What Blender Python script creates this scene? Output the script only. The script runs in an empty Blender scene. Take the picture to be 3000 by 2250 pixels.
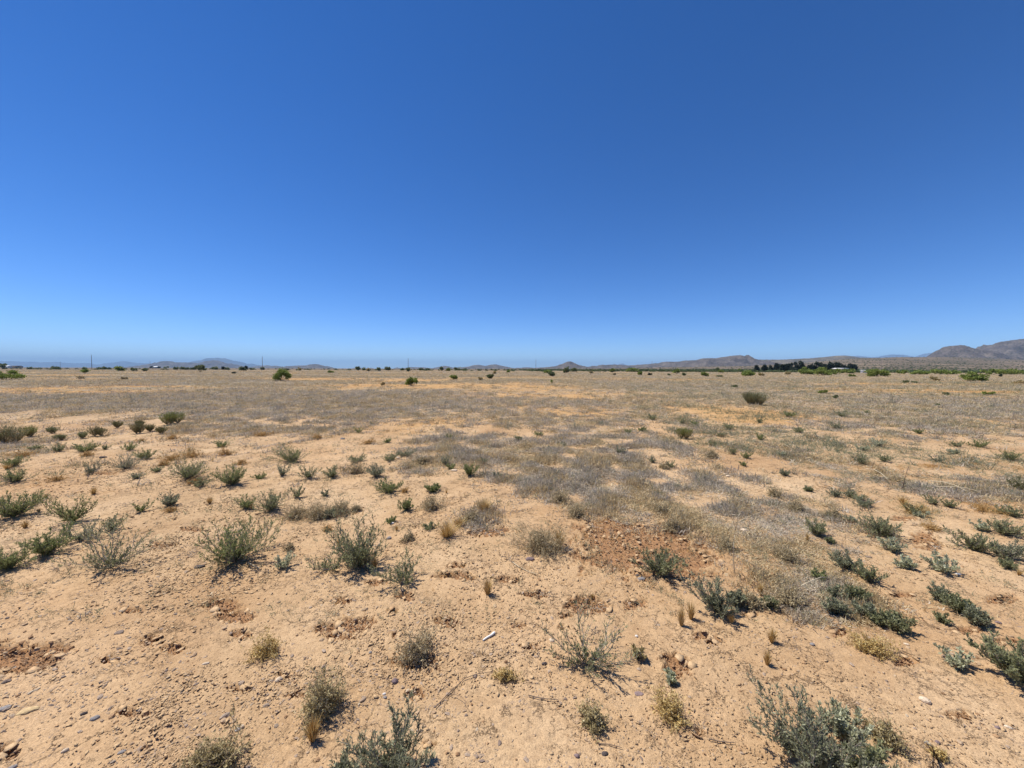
import bpy, math, random
import numpy as np
from mathutils import Matrix, Vector, Euler

S = bpy.context.scene
COL = S.collection

# ------------------------------------------------------------------ camera, sky, sun, exposure
F_PX, CAM_H = 1130.0, 1.55                      # focal length in photo pixels, eye height in metres
PITCH, ROLL = math.atan(44 / F_PX), 0.0035
fwd = Vector((0, math.cos(PITCH), -math.sin(PITCH)))
up0 = Vector((0, math.sin(PITCH), math.cos(PITCH)))
rt0 = Vector((1, 0, 0))
rgt = rt0 * math.cos(ROLL) + up0 * math.sin(ROLL)
upv = up0 * math.cos(ROLL) - rt0 * math.sin(ROLL)
cam_data = bpy.data.cameras.new('camera')
cam = bpy.data.objects.new('camera', cam_data)
COL.objects.link(cam)
cam_data.sensor_width = 36
cam_data.lens = F_PX / 3000 * 36
cam_data.clip_start, cam_data.clip_end = 0.05, 120000
m = Matrix.Identity(4)
for i, v in enumerate((rgt, upv, -fwd)):
    for j in range(3):
        m[j][i] = v[j]
m.translation = (0, 0, CAM_H)
cam.matrix_world = m
S.camera = cam

SUN_EL, SUN_AZ = math.radians(61), math.radians(-66)   # azimuth from +Y, clockwise; the sun stands to the left, a little ahead
sdir = Vector((math.sin(SUN_AZ) * math.cos(SUN_EL), math.cos(SUN_AZ) * math.cos(SUN_EL), math.sin(SUN_EL)))
world = bpy.data.worlds.new('World')
S.world = world
world.use_nodes = True
wn, wl = world.node_tree.nodes, world.node_tree.links
wn.clear()
sky = wn.new('ShaderNodeTexSky')
sky.sky_type = 'NISHITA'
sky.sun_disc = False
sky.sun_elevation = SUN_EL
sky.sun_rotation = SUN_AZ
sky.altitude, sky.air_density, sky.dust_density, sky.ozone_density = 1300, 0.66, 0.0, 4.0
hsv = wn.new('ShaderNodeHueSaturation')
hsv.inputs['Saturation'].default_value = 1.26
hsv.inputs['Hue'].default_value = 0.508
bg = wn.new('ShaderNodeBackground')
bg.inputs['Strength'].default_value = 0.127
wo = wn.new('ShaderNodeOutputWorld')
wl.new(sky.outputs[0], hsv.inputs['Color'])
wl.new(hsv.outputs[0], bg.inputs['Color'])
wl.new(bg.outputs[0], wo.inputs['Surface'])

sun_data = bpy.data.lights.new('sun', 'SUN')
sun_data.energy, sun_data.angle, sun_data.color = 4.9, math.radians(0.53), (1.0, 0.945, 0.85)
sun = bpy.data.objects.new('sun', sun_data)
COL.objects.link(sun)
sun.rotation_euler = sdir.to_track_quat('Z', 'Y').to_euler()
S.view_settings.view_transform = 'Standard'
S.view_settings.look = 'None'
S.view_settings.exposure = 0.36
S.view_settings.gamma = 1.0
S.view_settings.use_curve_mapping = False
S.cycles.max_bounces = 6
S.cycles.volume_bounces = 0
S.cycles.transparent_max_bounces = 8

rng = np.random.default_rng(7)


# ------------------------------------------------------------------ helpers
def at(px, py, z=0.0, far=420.0):
    """the point of the plain seen at a photo pixel"""
    d = fwd * F_PX + rgt * (px - 1500) - upv * (py - 1125)
    k = (CAM_H - z) / max(-d.z, 1e-6)
    k = min(k, far / d.y)
    return d.x * k, d.y * k


def _hash(xi, yi, seed):
    h = (xi.astype(np.int64) * 374761393 + yi.astype(np.int64) * 668265263 + seed * 982451653) & 0xffffffff
    h = ((h ^ (h >> 13)) * 1274126177) & 0xffffffff
    return ((h ^ (h >> 16)) & 0xffffff) / float(0xffffff)


def vn(x, y, seed=0):
    """smooth value noise, -1..1"""
    x = np.asarray(x, float); y = np.asarray(y, float)
    xi, yi = np.floor(x), np.floor(y)
    fx, fy = x - xi, y - yi
    fx = fx * fx * fx * (fx * (fx * 6 - 15) + 10); fy = fy * fy * fy * (fy * (fy * 6 - 15) + 10)
    a, b = _hash(xi, yi, seed), _hash(xi + 1, yi, seed)
    c, d = _hash(xi, yi + 1, seed), _hash(xi + 1, yi + 1, seed)
    return ((a + (b - a) * fx) * (1 - fy) + (c + (d - c) * fx) * fy) * 2 - 1


def fbm(x, y, seed=0, octv=4):
    t, a = 0, 1.0
    for o in range(octv):
        t = t + a * vn(x * 2 ** o + 17.3 * o, y * 2 ** o - 9.1 * o, seed + o)
        a *= 0.5
    return t


def sstep(a, b, x):
    t = np.clip((x - a) / (b - a), 0, 1)
    return t * t * (3 - 2 * t)


class MB:
    """collects quads and triangles of one mesh"""
    def __init__(s):
        s.v, s.q, s.t, s.c, s.qm, s.tm, s.n = [], [], [], [], [], [], 0

    def add(s, v, q=None, t=None, tint=None, mat=0):
        v = np.asarray(v, float).reshape(-1, 3)
        if q is not None and len(q):
            q = np.asarray(q).reshape(-1, 4); s.q.append(q + s.n); s.qm.append(np.full(len(q), mat))
        if t is not None and len(t):
            t = np.asarray(t).reshape(-1, 3); s.t.append(t + s.n); s.tm.append(np.full(len(t), mat))
        s.v.append(v)
        s.c.append(np.broadcast_to(np.asarray(0.5 if tint is None else tint, float), (len(v),)))
        s.n += len(v)

    def mesh(s, name, mats, smooth=False):
        me = bpy.data.meshes.new(name)
        v = np.concatenate(s.v)
        q = np.concatenate(s.q) if s.q else np.zeros((0, 4), int)
        t = np.concatenate(s.t) if s.t else np.zeros((0, 3), int)
        me.vertices.add(len(v)); me.vertices.foreach_set('co', v.astype(np.float32).ravel())
        me.loops.add(q.size + t.size)
        me.loops.foreach_set('vertex_index', np.concatenate([q.ravel(), t.ravel()]).astype(np.int32))
        me.polygons.add(len(q) + len(t))
        st = np.concatenate([np.arange(len(q)) * 4, q.size + np.arange(len(t)) * 3])
        me.polygons.foreach_set('loop_start', st.astype(np.int32))
        me.polygons.foreach_set('material_index', np.concatenate([np.concatenate(s.qm) if s.qm else np.zeros(0), np.concatenate(s.tm) if s.tm else np.zeros(0)]).astype(np.int32))
        if smooth:
            me.polygons.foreach_set('use_smooth', np.ones(len(q) + len(t), bool))
        a = me.attributes.new('tint', 'FLOAT', 'POINT')
        a.data.foreach_set('value', np.concatenate(s.c).astype(np.float32))
        for mt in (mats if isinstance(mats, (list, tuple)) else [mats]):
            me.materials.append(mt)
        me.update(calc_edges=True)
        return me


def link(name, data, parent=None, loc=None, rot=None, scale=None):
    o = bpy.data.objects.new(name, data)
    COL.objects.link(o)
    if parent is not None:
        o.parent = parent
    if loc is not None:
        o.location = loc
    if rot is not None:
        o.rotation_euler = rot
    if scale is not None:
        o.scale = scale
    return o


def tag(o, label=None, cat=None, group=None, kind=None):
    for k, v in (('label', label), ('category', cat), ('group', group), ('kind', kind)):
        if v:
            o[k] = v
    return o


def thing(name, label, cat, loc, rz=0.0, group=None):
    return tag(link(name, None, loc=loc, rot=(0, 0, rz)), label, cat, group)


def tube(mb, pts, rad, k=3, tint=0.5, mat=0):
    """a tapered tube along a polyline"""
    P = np.asarray(pts, float); n = len(P)
    R = np.broadcast_to(np.asarray(rad, float), (n,))
    T = np.gradient(P, axis=0); T /= np.linalg.norm(T, axis=1, keepdims=True) + 1e-9
    ref = np.where(np.abs(T[:, 2:3]) > 0.9, np.array([[1.0, 0, 0]]), np.array([[0, 0, 1.0]]))
    A = np.cross(T, ref); A /= np.linalg.norm(A, axis=1, keepdims=True) + 1e-9
    B = np.cross(T, A)
    th = np.arange(k) * 2 * math.pi / k
    V = P[:, None] + R[:, None, None] * (A[:, None] * np.cos(th)[None, :, None] + B[:, None] * np.sin(th)[None, :, None])
    i, j = np.meshgrid(np.arange(n - 1), np.arange(k), indexing='ij')
    j2 = (j + 1) % k
    q = np.stack([i * k + j, i * k + j2, (i + 1) * k + j2, (i + 1) * k + j], -1).reshape(-1, 4)
    mb.add(V.reshape(-1, 3), q=q, tint=tint, mat=mat)


def leaves(mb, P, D, L, Wd, tint, mat=0, r=rng, flat=0.0):
    """lens shaped leaves: base points, directions, lengths, widths"""
    n = len(P)
    if not n:
        return
    D = D / (np.linalg.norm(D, axis=1, keepdims=True) + 1e-9)
    s = np.cross(D, r.normal(size=(n, 3)) + np.array([0, 0, flat])); s /= np.linalg.norm(s, axis=1, keepdims=True) + 1e-9
    nrm = np.cross(D, s)
    L = np.broadcast_to(L, (n,))[:, None]; Wd = np.broadcast_to(Wd, (n,))[:, None]
    mid = P + D * L * 0.5 + nrm * L * 0.10
    V = np.stack([P, mid - s * Wd * .5, P + D * L, mid + s * Wd * .5], 1).reshape(-1, 3)
    q = np.arange(n * 4).reshape(-1, 4)
    mb.add(V, q=q, tint=np.repeat(np.broadcast_to(tint, (n,)), 4), mat=mat)


# ------------------------------------------------------------------ materials
def new_mat(name):
    mt = bpy.data.materials.new(name)
    mt.use_nodes = True
    nt = mt.node_tree
    nt.nodes.clear()
    return mt, nt.nodes, nt.links


def ramp(nodes, links, fac, stops):
    r = nodes.new('ShaderNodeValToRGB')
    el = r.color_ramp.elements
    while len(el) < len(stops):
        el.new(0.5)
    for e, (p, c) in zip(el, stops):
        e.position = p; e.color = (*c, 1)
    links.new(fac, r.inputs['Fac'])
    return r.outputs['Color']


def leaf_mat(name, c0, c1, c2, transl=0.22, inst=False, rough=0.75):
    """foliage, twigs, straw: colour runs over the leaf's own tint"""
    mt, n, l = new_mat(name)
    a = n.new('ShaderNodeAttribute'); a.attribute_name = 'tint'
    fac = a.outputs['Fac']
    if inst:
        oi = n.new('ShaderNodeObjectInfo')
        no = n.new('ShaderNodeTexNoise'); no.inputs['Scale'].default_value = 2.6; no.inputs['Detail'].default_value = 3
        no.inputs['Roughness'].default_value = .7
        l.new(oi.outputs['Location'], no.inputs['Vector'])
        def ma(x, k, add):
            q = n.new('ShaderNodeMath'); q.operation = 'MULTIPLY_ADD'; l.new(x, q.inputs[0]); q.inputs[1].default_value = k
            if isinstance(add, float): q.inputs[2].default_value = add
            else: l.new(add, q.inputs[2])
            return q.outputs[0]
        fac = ma(fac, .45, ma(oi.outputs['Random'], .25, ma(no.outputs['Fac'], 1.3, -.50)))
    col = ramp(n, l, fac, [(0.0, c0), (0.5, c1), (1.0, c2)])
    b = n.new('ShaderNodeBsdfPrincipled')
    b.inputs['Roughness'].default_value = rough
    b.inputs['Specular IOR Level'].default_value = 0.25
    l.new(col, b.inputs['Base Color'])
    o = n.new('ShaderNodeOutputMaterial')
    if transl > 0:
        t = n.new('ShaderNodeBsdfTranslucent'); l.new(col, t.inputs['Color'])
        mx = n.new('ShaderNodeMixShader'); mx.inputs[0].default_value = transl
        l.new(b.outputs[0], mx.inputs[1]); l.new(t.outputs[0], mx.inputs[2]); l.new(mx.outputs[0], o.inputs['Surface'])
    else:
        l.new(b.outputs[0], o.inputs['Surface'])
    return mt


M = {}
M['sage'] = leaf_mat('grey_green_leaf', (.12, .125, .06), (.26, .268, .135), (.43, .44, .25), .36)
M['olive'] = leaf_mat('green_leaf', (.11, .125, .045), (.235, .26, .098), (.38, .40, .18), .36)
M['blue'] = leaf_mat('blue_grey_leaf', (.12, .126, .078), (.258, .264, .162), (.42, .43, .28), .36)
M['silver'] = leaf_mat('silver_leaf', (.26, .265, .165), (.46, .465, .30), (.64, .645, .46), .34)
M['green'] = leaf_mat('bright_green_leaf', (.10, .125, .025), (.205, .245, .055), (.33, .36, .11), .34)
M['brownish'] = leaf_mat('olive_brown_leaf', (.08, .085, .03), (.15, .155, .06), (.25, .24, .11))
M['mesq'] = leaf_mat('fresh_green_leaf', (.105, .14, .025), (.215, .265, .06), (.34, .39, .12), .34)
M['dull'] = leaf_mat('dull_green_leaf', (.08, .095, .04), (.175, .20, .09), (.29, .32, .16), .32)
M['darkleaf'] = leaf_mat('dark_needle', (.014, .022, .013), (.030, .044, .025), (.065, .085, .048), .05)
M['wood'] = leaf_mat('grey_wood', (.13, .105, .085), (.26, .225, .185), (.42, .38, .32), 0)
M['darkwood'] = leaf_mat('dark_wood', (.035, .022, .018), (.07, .05, .04), (.13, .10, .08), 0)
M['straw'] = leaf_mat('straw', (.36, .20, .055), (.55, .38, .15), (.70, .56, .30), .18)
M['gold'] = leaf_mat('golden_leaf', (.34, .22, .06), (.60, .44, .17), (.76, .63, .33), .3)
M['rust'] = leaf_mat('rust_weed', (.38, .22, .07), (.54, .34, .13), (.66, .47, .22), .25)
M['drytan'] = leaf_mat('dry_tan_twig', (.21, .155, .075), (.44, .35, .20), (.66, .56, .37), .2)
M['drygreen'] = leaf_mat('dry_olive_twig', (.17, .13, .05), (.40, .32, .15), (.66, .57, .34), .25)
M['greymat'] = leaf_mat('grey_litter', (.22, .175, .12), (.51, .43, .325), (.82, .73, .59), .30, inst=True)
M['tanmat'] = leaf_mat('tan_litter', (.30, .21, .095), (.58, .45, .26), (.80, .69, .47), .28, inst=True)
M['rustmat'] = leaf_mat('rust_litter', (.34, .18, .06), (.50, .29, .10), (.60, .40, .18), .12, inst=True)
M['greenmat'] = leaf_mat('green_litter', (.10, .11, .065), (.21, .23, .14), (.36, .38, .25), .3, inst=True)
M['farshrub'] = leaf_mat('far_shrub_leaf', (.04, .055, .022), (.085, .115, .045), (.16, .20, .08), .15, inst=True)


def stone_mat(name, stops, inst=True, rough=0.85):
    mt, n, l = new_mat(name)
    tc = n.new('ShaderNodeTexCoord')
    oi = n.new('ShaderNodeObjectInfo')
    no = n.new('ShaderNodeTexNoise'); no.inputs['Scale'].default_value = 3.0; no.inputs['Detail'].default_value = 5
    l.new(tc.outputs['Object'], no.inputs['Vector'])
    col = ramp(n, l, oi.outputs['Random'], stops)
    mx = n.new('ShaderNodeMix'); mx.data_type = 'RGBA'; mx.blend_type = 'MULTIPLY'
    mx.inputs[0].default_value = 0.7
    l.new(col, mx.inputs[6])
    l.new(ramp(n, l, no.outputs['Fac'], [(0.3, (.55, .53, .52)), (0.7, (1.2, 1.2, 1.2))]), mx.inputs[7])
    b = n.new('ShaderNodeBsdfPrincipled'); b.inputs['Roughness'].default_value = rough
    b.inputs['Specular IOR Level'].default_value = 0.3
    l.new(mx.outputs[2], b.inputs['Base Color'])
    o = n.new('ShaderNodeOutputMaterial'); l.new(b.outputs[0], o.inputs['Surface'])
    return mt


M['stone'] = stone_mat('pebble', [(0.0, (.50, .36, .22)), (.3, (.44, .30, .18)), (.45, (.50, .36, .215)), (.66, (.36, .265, .19)), (.80, (.42, .32, .235)), (.93, (.20, .145, .115)), (1.0, (.60, .48, .33))])
M['clod'] = stone_mat('soil_clod', [(0.0, (.47, .30, .16)), (.5, (.38, .225, .115)), (1.0, (.27, .15, .075))])
M['tanrock'] = stone_mat('tan_rock', [(0.0, (.58, .42, .21)), (1.0, (.62, .45, .24))])
M['creamrock'] = stone_mat('cream_rock', [(0.0, (.66, .52, .36)), (1.0, (.68, .55, .40))])
M['greyrock'] = stone_mat('grey_rock', [(0.0, (.24, .22, .21)), (1.0, (.30, .27, .25))])
M['purplerock'] = stone_mat('purple_rock', [(0.0, (.21, .15, .145)), (1.0, (.25, .18, .17))])
M['darkrock'] = stone_mat('dark_rock', [(0.0, (.085, .068, .062)), (1.0, (.12, .095, .085))])
M['whiterock'] = stone_mat('white_rock', [(0.0, (.70, .66, .60)), (1.0, (.74, .70, .64))])


def plain_mat(name, col, rough=0.6, noise=0.25, scale=4.0, metal=0.0):
    mt, n, l = new_mat(name)
    tc = n.new('ShaderNodeTexCoord')
    no = n.new('ShaderNodeTexNoise'); no.inputs['Scale'].default_value = scale; no.inputs['Detail'].default_value = 4
    l.new(tc.outputs['Object'], no.inputs['Vector'])
    c = ramp(n, l, no.outputs['Fac'], [(0.3, tuple(v * (1 - noise) for v in col)), (0.7, tuple(min(1, v * (1 + noise)) for v in col))])
    b = n.new('ShaderNodeBsdfPrincipled'); b.inputs['Roughness'].default_value = rough; b.inputs['Metallic'].default_value = metal
    l.new(c, b.inputs['Base Color'])
    o = n.new('ShaderNodeOutputMaterial'); l.new(b.outputs[0], o.inputs['Surface'])
    return mt


M['pole'] = plain_mat('weathered_pole', (.24, .20, .17))
M['ceramic'] = plain_mat('insulator', (.25, .22, .22), .3)
M['whitemetal'] = plain_mat('white_roof', (.78, .78, .76), .5, .05)
M['wallpaint'] = plain_mat('wall_paint', (.30, .25, .20), .8, .1)
M['darkwall'] = plain_mat('dark_wall', (.06, .05, .05), .8, .1)
M['glass'] = plain_mat('window_glass', (.03, .035, .04), .15, .05)
M['bone'] = plain_mat('bleached_bone', (.82, .79, .72), .6, .06, 30)
M['twig'] = plain_mat('dead_twig', (.15, .105, .075), .9, .35, 20)
M['paletwig'] = plain_mat('pale_twig', (.55, .46, .31), .9, .2, 20)
# ------------------------------------------------------------------ ground
# broken crust: photo pixel of the centre, half width and half height in pixels there
PATCH = [(1880, 1605, 200, 74), (1970, 1655, 120, 48), (1800, 1555, 110, 40), (1960, 1560, 90, 30), (40, 1925, 120, 42), (150, 1895, 70, 16), (440, 1868, 34, 20), (505, 1893, 34, 16),
         (320, 1925, 30, 10), (650, 1765, 60, 24), (690, 1800, 55, 20), (1035, 1825, 60, 28), (960, 1830, 40, 20), (990, 1855, 50, 16),
         (1000, 1750, 25, 10), (1310, 1822, 42, 16), (1225, 1935, 60, 26), (1150, 1790, 16, 9), (1715, 1768, 55, 28), (1752, 1778, 40, 16), (1865, 1765, 34, 18),
         (2060, 1855, 26, 14), (2090, 1868, 26, 12), (1985, 1945, 42, 30), (1965, 1920, 36, 16), (2460, 1845, 30, 20), (2655, 1930, 40, 18),
         (390, 2078, 50, 14), (2045, 2140, 22, 14), (1215, 2028, 26, 20), (2706, 1580, 40, 26), (2735, 1605, 30, 14), (1660, 1800, 20, 10), (1650, 1835, 18, 8),
         (1110, 1700, 30, 10), (1180, 1745, 30, 14), (1330, 1690, 60, 14), (1340, 1660, 30, 9), (1160, 1860, 18, 9), (700, 1850, 40, 14),
         (2560, 1555, 60, 14), (2640, 1745, 40, 10), (2930, 1760, 50, 12), (2810, 2090, 40, 14), (560, 1545, 40, 7), (470, 1590, 40, 9), (300, 1388, 40, 6), (2650, 1520, 40, 8),
         (1180, 2240, 60, 24), (20, 2190, 40, 20), (1480, 1700, 40, 12), (1560, 1740, 40, 12), (1430, 1560, 60, 16), (1400, 1530, 50, 14), (1550, 1890, 24, 10), (2200, 1795, 24, 8), (2830, 1845, 40, 10),
         (1520, 1830, 20, 12), (1255, 2180, 20, 10), (870, 2030, 34, 12), (840, 1970, 30, 10), (700, 2010, 40, 10), (2960, 1880, 40, 10), (380, 1780, 40, 8)]
PW = []
for (px, py, hw, hh) in PATCH:
    cx, cy = at(px, py)
    _, y0 = at(px, py + hh); _, y1 = at(px, py - hh)
    PW.append((cx, cy, hw * cy / F_PX, (y1 - y0) / 2 * 0.9, cx / cy))


def patch_field(x, y):
    """> 0 inside broken crust"""
    wob = 0.30 * vn(x * 13, y * 13, 5) + 0.28 * vn(x * 37, y * 37, 6) + 0.22 * vn(x * 90, y * 90, 8)
    f = np.full(np.shape(x), -1.0)
    for cx, cy, a, b, sh in PW:
        near = (np.abs(y - cy) < 3 * b + .1) & (np.abs(x - cx) < 3 * a + .2)
        if not near.any():
            continue
        dy = y[near] - cy
        dx = x[near] - cx - sh * dy
        v = 1 - np.sqrt((dx / a) ** 2 + (dy / b) ** 2) + wob[near] * 0.9
        f[near] = np.maximum(f[near], v)
    return f


def g_far(x, y):
    """the gentle slope that climbs to the hills on the right"""
    t = np.clip(x / np.maximum(y, 1.0), -2, 2)
    e = np.interp(t, [-1.4, -.2, 0.0, .25, .45, .62, .75, .88, 1.0, 1.15, 1.33, 1.6], [0, 0, .0015, .0030, .0075, .0110, .0185, .0305, .0345, .0350, .0285, .026])
    h = y * e * sstep(320, 1700, y)
    return h * np.clip(2200 / np.maximum(y, 1), 0, 1) + sstep(250, 900, y) * 0.9 * vn(x / 90, y / 90, 31) * np.clip(e * 60, 0, 1)


def gz(x, y):
    x = np.asarray(x, float); y = np.asarray(y, float)
    r = np.hypot(x, y)
    z = 0.022 * vn(x * .55, y * .55, 1) + 0.012 * vn(x * 1.7, y * 1.7, 2)
    z = z + 0.12 * vn(x / 14, y / 14, 3) * sstep(8, 60, r)
    return z + np.where(y > 200, g_far(x, y), 0)


def gz1(x, y):
    return float(gz(np.array([x]), np.array([y]))[0])


def ring(r0, r1, k):
    n = max(1, int(round(math.log(r1 / r0) / math.log(k))))
    return list(r0 * (r1 / r0) ** (np.arange(n) / n))


rr = np.array([0.0001] + ring(.3, 1.3, 1.05) + ring(1.3, 9, 1.0045) + ring(9, 40, 1.012) + ring(40, 36000, 1.05) + [36000.0])
aa = np.radians(np.concatenate([np.linspace(-62, 62, 650), np.linspace(62, 298, 62)[1:-1]]))
RR, AA = np.meshgrid(rr, aa, indexing='ij')
GX, GY = RR * np.sin(AA), RR * np.cos(AA)
GZ = gz(GX, GY)
pf = patch_field(GX, GY)
near = RR < 14
sub = sstep(-0.03, 0.09, pf) * near
lip = np.exp(-((pf + 0.06) / 0.07) ** 2) * near
rough = fbm(GX * 16, GY * 16, 11, 3) * 0.0016 + fbm(GX * 55, GY * 55, 14, 2) * 0.0022
GZ = GZ + (rough - 0.020 * sub + 0.008 * lip + sub * (0.007 * vn(GX * 45, GY * 45, 19) + 0.004 * vn(GX * 100, GY * 100, 20))) * (1 - sstep(10, 16, RR))
nr, na = RR.shape
i, j = np.meshgrid(np.arange(nr - 1), np.arange(na), indexing='ij')
j2 = (j + 1) % na
gq = np.stack([i * na + j, (i + 1) * na + j, (i + 1) * na + j2, i * na + j2], -1).reshape(-1, 4)
BARE = [[(-300, 1143), (400, 1146), (640, 1141), (600, 1150), (300, 1154), (-300, 1156)], [(900, 1121), (1700, 1127), (1720, 1140), (1000, 1136)], [(1300, 1148), (1800, 1154), (1780, 1174), (1380, 1166)],
        [(1450, 1188), (1920, 1198), (1860, 1224), (1540, 1213)], [(1980, 1178), (2460, 1213), (2320, 1242), (2050, 1226)], [(600, 1107), (1400, 1111), (1420, 1118), (640, 1113)], [(60, 1108), (420, 1110), (400, 1116), (80, 1115)],
        [(2250, 1120), (2900, 1128), (2900, 1134), (2300, 1128)], [(2750, 1216), (2960, 1228), (2900, 1240), (2760, 1232)], [(1750, 1108), (2250, 1112), (2200, 1118), (1760, 1114)], [(1000, 1236), (1260, 1232), (1420, 1244), (1180, 1256)]]


def inside(pl, x, y):
    c = np.zeros(np.shape(x), bool)
    n = len(pl)
    for i in range(n):
        x1, y1 = pl[i]; x2, y2 = pl[(i + 1) % n]
        k = ((y1 > y) != (y2 > y))
        xx = (x2 - x1) * (y - y1) / (y2 - y1 + 1e-12) + x1
        c ^= k & (x < xx)
    return c


BARE = [np.array([at(px, py) for px, py in p_]) for p_ in BARE]


def bare_field(x, y, r):
    f = np.zeros(np.shape(x))
    for _k in range(5):
        jx = x + r.normal(0, .05, np.shape(x)) * y + .05 * y * vn(x / 2.5, y / 4, 151)
        jy = y + r.normal(0, .05, np.shape(x)) * y + .10 * y * vn(x / 2.2 + 9, y / 4, 152) + .05 * y * vn(x / .7, y / 1.5, 153)
        m_ = np.zeros(np.shape(x), bool)
        for p_ in BARE:
            m_ |= inside(p_, jx, jy)
        f += m_ / 5
    return f


bf = np.zeros(GX.shape)
sel = (GY > 8) & (RR < 140) & (np.abs(GX) < 1.6 * GY)
bf[sel] = bare_field(GX[sel], GY[sel], np.random.default_rng(3))
gm = MB()
gm.add(np.stack([GX, GY, GZ], -1).reshape(-1, 3), q=gq, tint=np.clip(sub, 0, 1).ravel())


def ground_mat():
    mt, n, l = new_mat('desert_soil')
    tc = n.new('ShaderNodeTexCoord'); P = tc.outputs['Object']

    def noise(sc, det=4, rough=.55, dist=0.0, vec=P):
        x = n.new('ShaderNodeTexNoise'); x.inputs['Scale'].default_value = sc; x.inputs['Detail'].default_value = det
        x.inputs['Roughness'].default_value = rough; x.inputs['Distortion'].default_value = dist
        l.new(vec, x.inputs['Vector']); return x.outputs['Fac']

    def mix(f, a, b, mode='MIX'):
        x = n.new('ShaderNodeMix'); x.data_type = 'RGBA'; x.blend_type = mode
        for sock, val in ((x.inputs[0], f), (x.inputs[6], a), (x.inputs[7], b)):
            if isinstance(val, tuple): sock.default_value = (*val, 1)
            elif isinstance(val, float): sock.default_value = val
            else: l.new(val, sock)
        return x.outputs[2]

    def math_(op, a, b=0.0, c=0.0):
        x = n.new('ShaderNodeMath'); x.operation = op
        for k, val in enumerate((a, b, c)):
            if isinstance(val, (int, float)): x.inputs[k].default_value = val
            else: l.new(val, x.inputs[k])
        return x.outputs[0]

    def mapr(v, a, b, c=0.0, d=1.0):
        x = n.new('ShaderNodeMapRange'); x.interpolation_type = 'SMOOTHSTEP'
        l.new(v, x.inputs[0])
        for k, val in enumerate((a, b, c, d)): x.inputs[k + 1].default_value = val
        return x.outputs[0]

    sand = ramp(n, l, noise(0.9, 6, .6), [(.30, (.445, .297, .162)), (.5, (.520, .356, .200)), (.72, (.575, .408, .242))])
    red = ramp(n, l, noise(.35, 5, .6), [(.42, (0, 0, 0)), (.68, (1, 1, 1))])
    sand = mix(math_('MULTIPLY', red, .45), sand, (.48, .275, .125))
    pale = noise(.55, 6, .68, .3)
    sand = mix(.85, sand, ramp(n, l, pale, [(.36, (.84, .79, .74)), (.5, (1, 1, 1)), (.64, (1.10, 1.13, 1.18))]), 'MULTIPLY')
    # granules
    g1 = noise(160, 3, .7)
    sand = mix(0.75, sand, ramp(n, l, g1, [(.30, (.50, .47, .46)), (.5, (1, 1, 1)), (.74, (1.30, 1.28, 1.25))]), 'MULTIPLY')
    gm_ = mapr(noise(4.5, 4, .6), .50, .66)
    grav = math_('MULTIPLY', mapr(noise(75, 2, .6), .56, .66), gm_)
    sand = mix(.8, sand, ramp(n, l, noise(22, 4, .7), [(.32, (.80, .77, .75)), (.52, (1, 1, 1)), (.72, (1.12, 1.12, 1.12))]), 'MULTIPLY')
    sand = mix(math_('MULTIPLY', grav, .7), sand, (.29, .225, .19))
    # broken crust: the redder soil under it
    at_ = n.new('ShaderNodeAttribute'); at_.attribute_name = 'tint'
    subc = ramp(n, l, noise(30, 5, .7), [(.30, (.25, .130, .062)), (.55, (.36, .200, .098)), (.75, (.45, .275, .145))])
    colr = mix(at_.outputs['Fac'], sand, subc)
    # drying cracks
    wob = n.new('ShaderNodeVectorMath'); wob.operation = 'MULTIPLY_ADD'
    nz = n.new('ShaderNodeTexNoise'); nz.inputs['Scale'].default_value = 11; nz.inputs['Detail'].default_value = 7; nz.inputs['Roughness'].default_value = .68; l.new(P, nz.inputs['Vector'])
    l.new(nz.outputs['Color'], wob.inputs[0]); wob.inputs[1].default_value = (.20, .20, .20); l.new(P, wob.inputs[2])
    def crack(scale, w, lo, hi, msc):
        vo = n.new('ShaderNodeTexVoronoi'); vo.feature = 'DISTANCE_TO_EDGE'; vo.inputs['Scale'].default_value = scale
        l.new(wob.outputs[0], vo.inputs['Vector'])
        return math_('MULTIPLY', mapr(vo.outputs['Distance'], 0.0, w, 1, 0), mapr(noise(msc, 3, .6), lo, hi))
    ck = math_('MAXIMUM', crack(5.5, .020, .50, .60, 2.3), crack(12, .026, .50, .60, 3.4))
    geo = n.new('ShaderNodeNewGeometry')
    dist = n.new('ShaderNodeVectorMath'); dist.operation = 'LENGTH'; l.new(P, dist.inputs[0])
    D = dist.outputs['Value']
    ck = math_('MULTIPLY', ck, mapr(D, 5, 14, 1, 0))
    colr = mix(math_('MULTIPLY', ck, .62), colr, (.16, .088, .045))  # darker subsoil tone that also paints in the shade down inside the cracks
    # the plain farther out: straw stubble, grey litter and bands of bare orange soil
    st = n.new('ShaderNodeMapping'); st.inputs['Scale'].default_value = (.05, .11, .1); l.new(P, st.inputs['Vector'])
    bands = noise(1.0, 5, .62, .4, st.outputs[0])
    farc = ramp(n, l, bands, [(.36, (.165, .142, .116)), (.47, (.245, .200, .136)), (.54, (.325, .24, .135)), (.61, (.460, .258, .092))])
    farc = mix(.6, farc, ramp(n, l, noise(2.3, 5, .7), [(.3, (.62, .62, .63)), (.7, (1.25, 1.24, 1.2))]), 'MULTIPLY')
    colr = mix(mapr(D, 7, 42, 0, .92), colr, farc)
    ba = n.new('ShaderNodeAttribute'); ba.attribute_name = 'bare'
    colr = mix(math_('MULTIPLY', ba.outputs['Fac'], .8), colr, (.50, .295, .120))
    # desert scrub slope beyond
    st2 = n.new('ShaderNodeMapping'); st2.inputs['Scale'].default_value = (.012, .006, .01); l.new(P, st2.inputs['Vector'])
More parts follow.
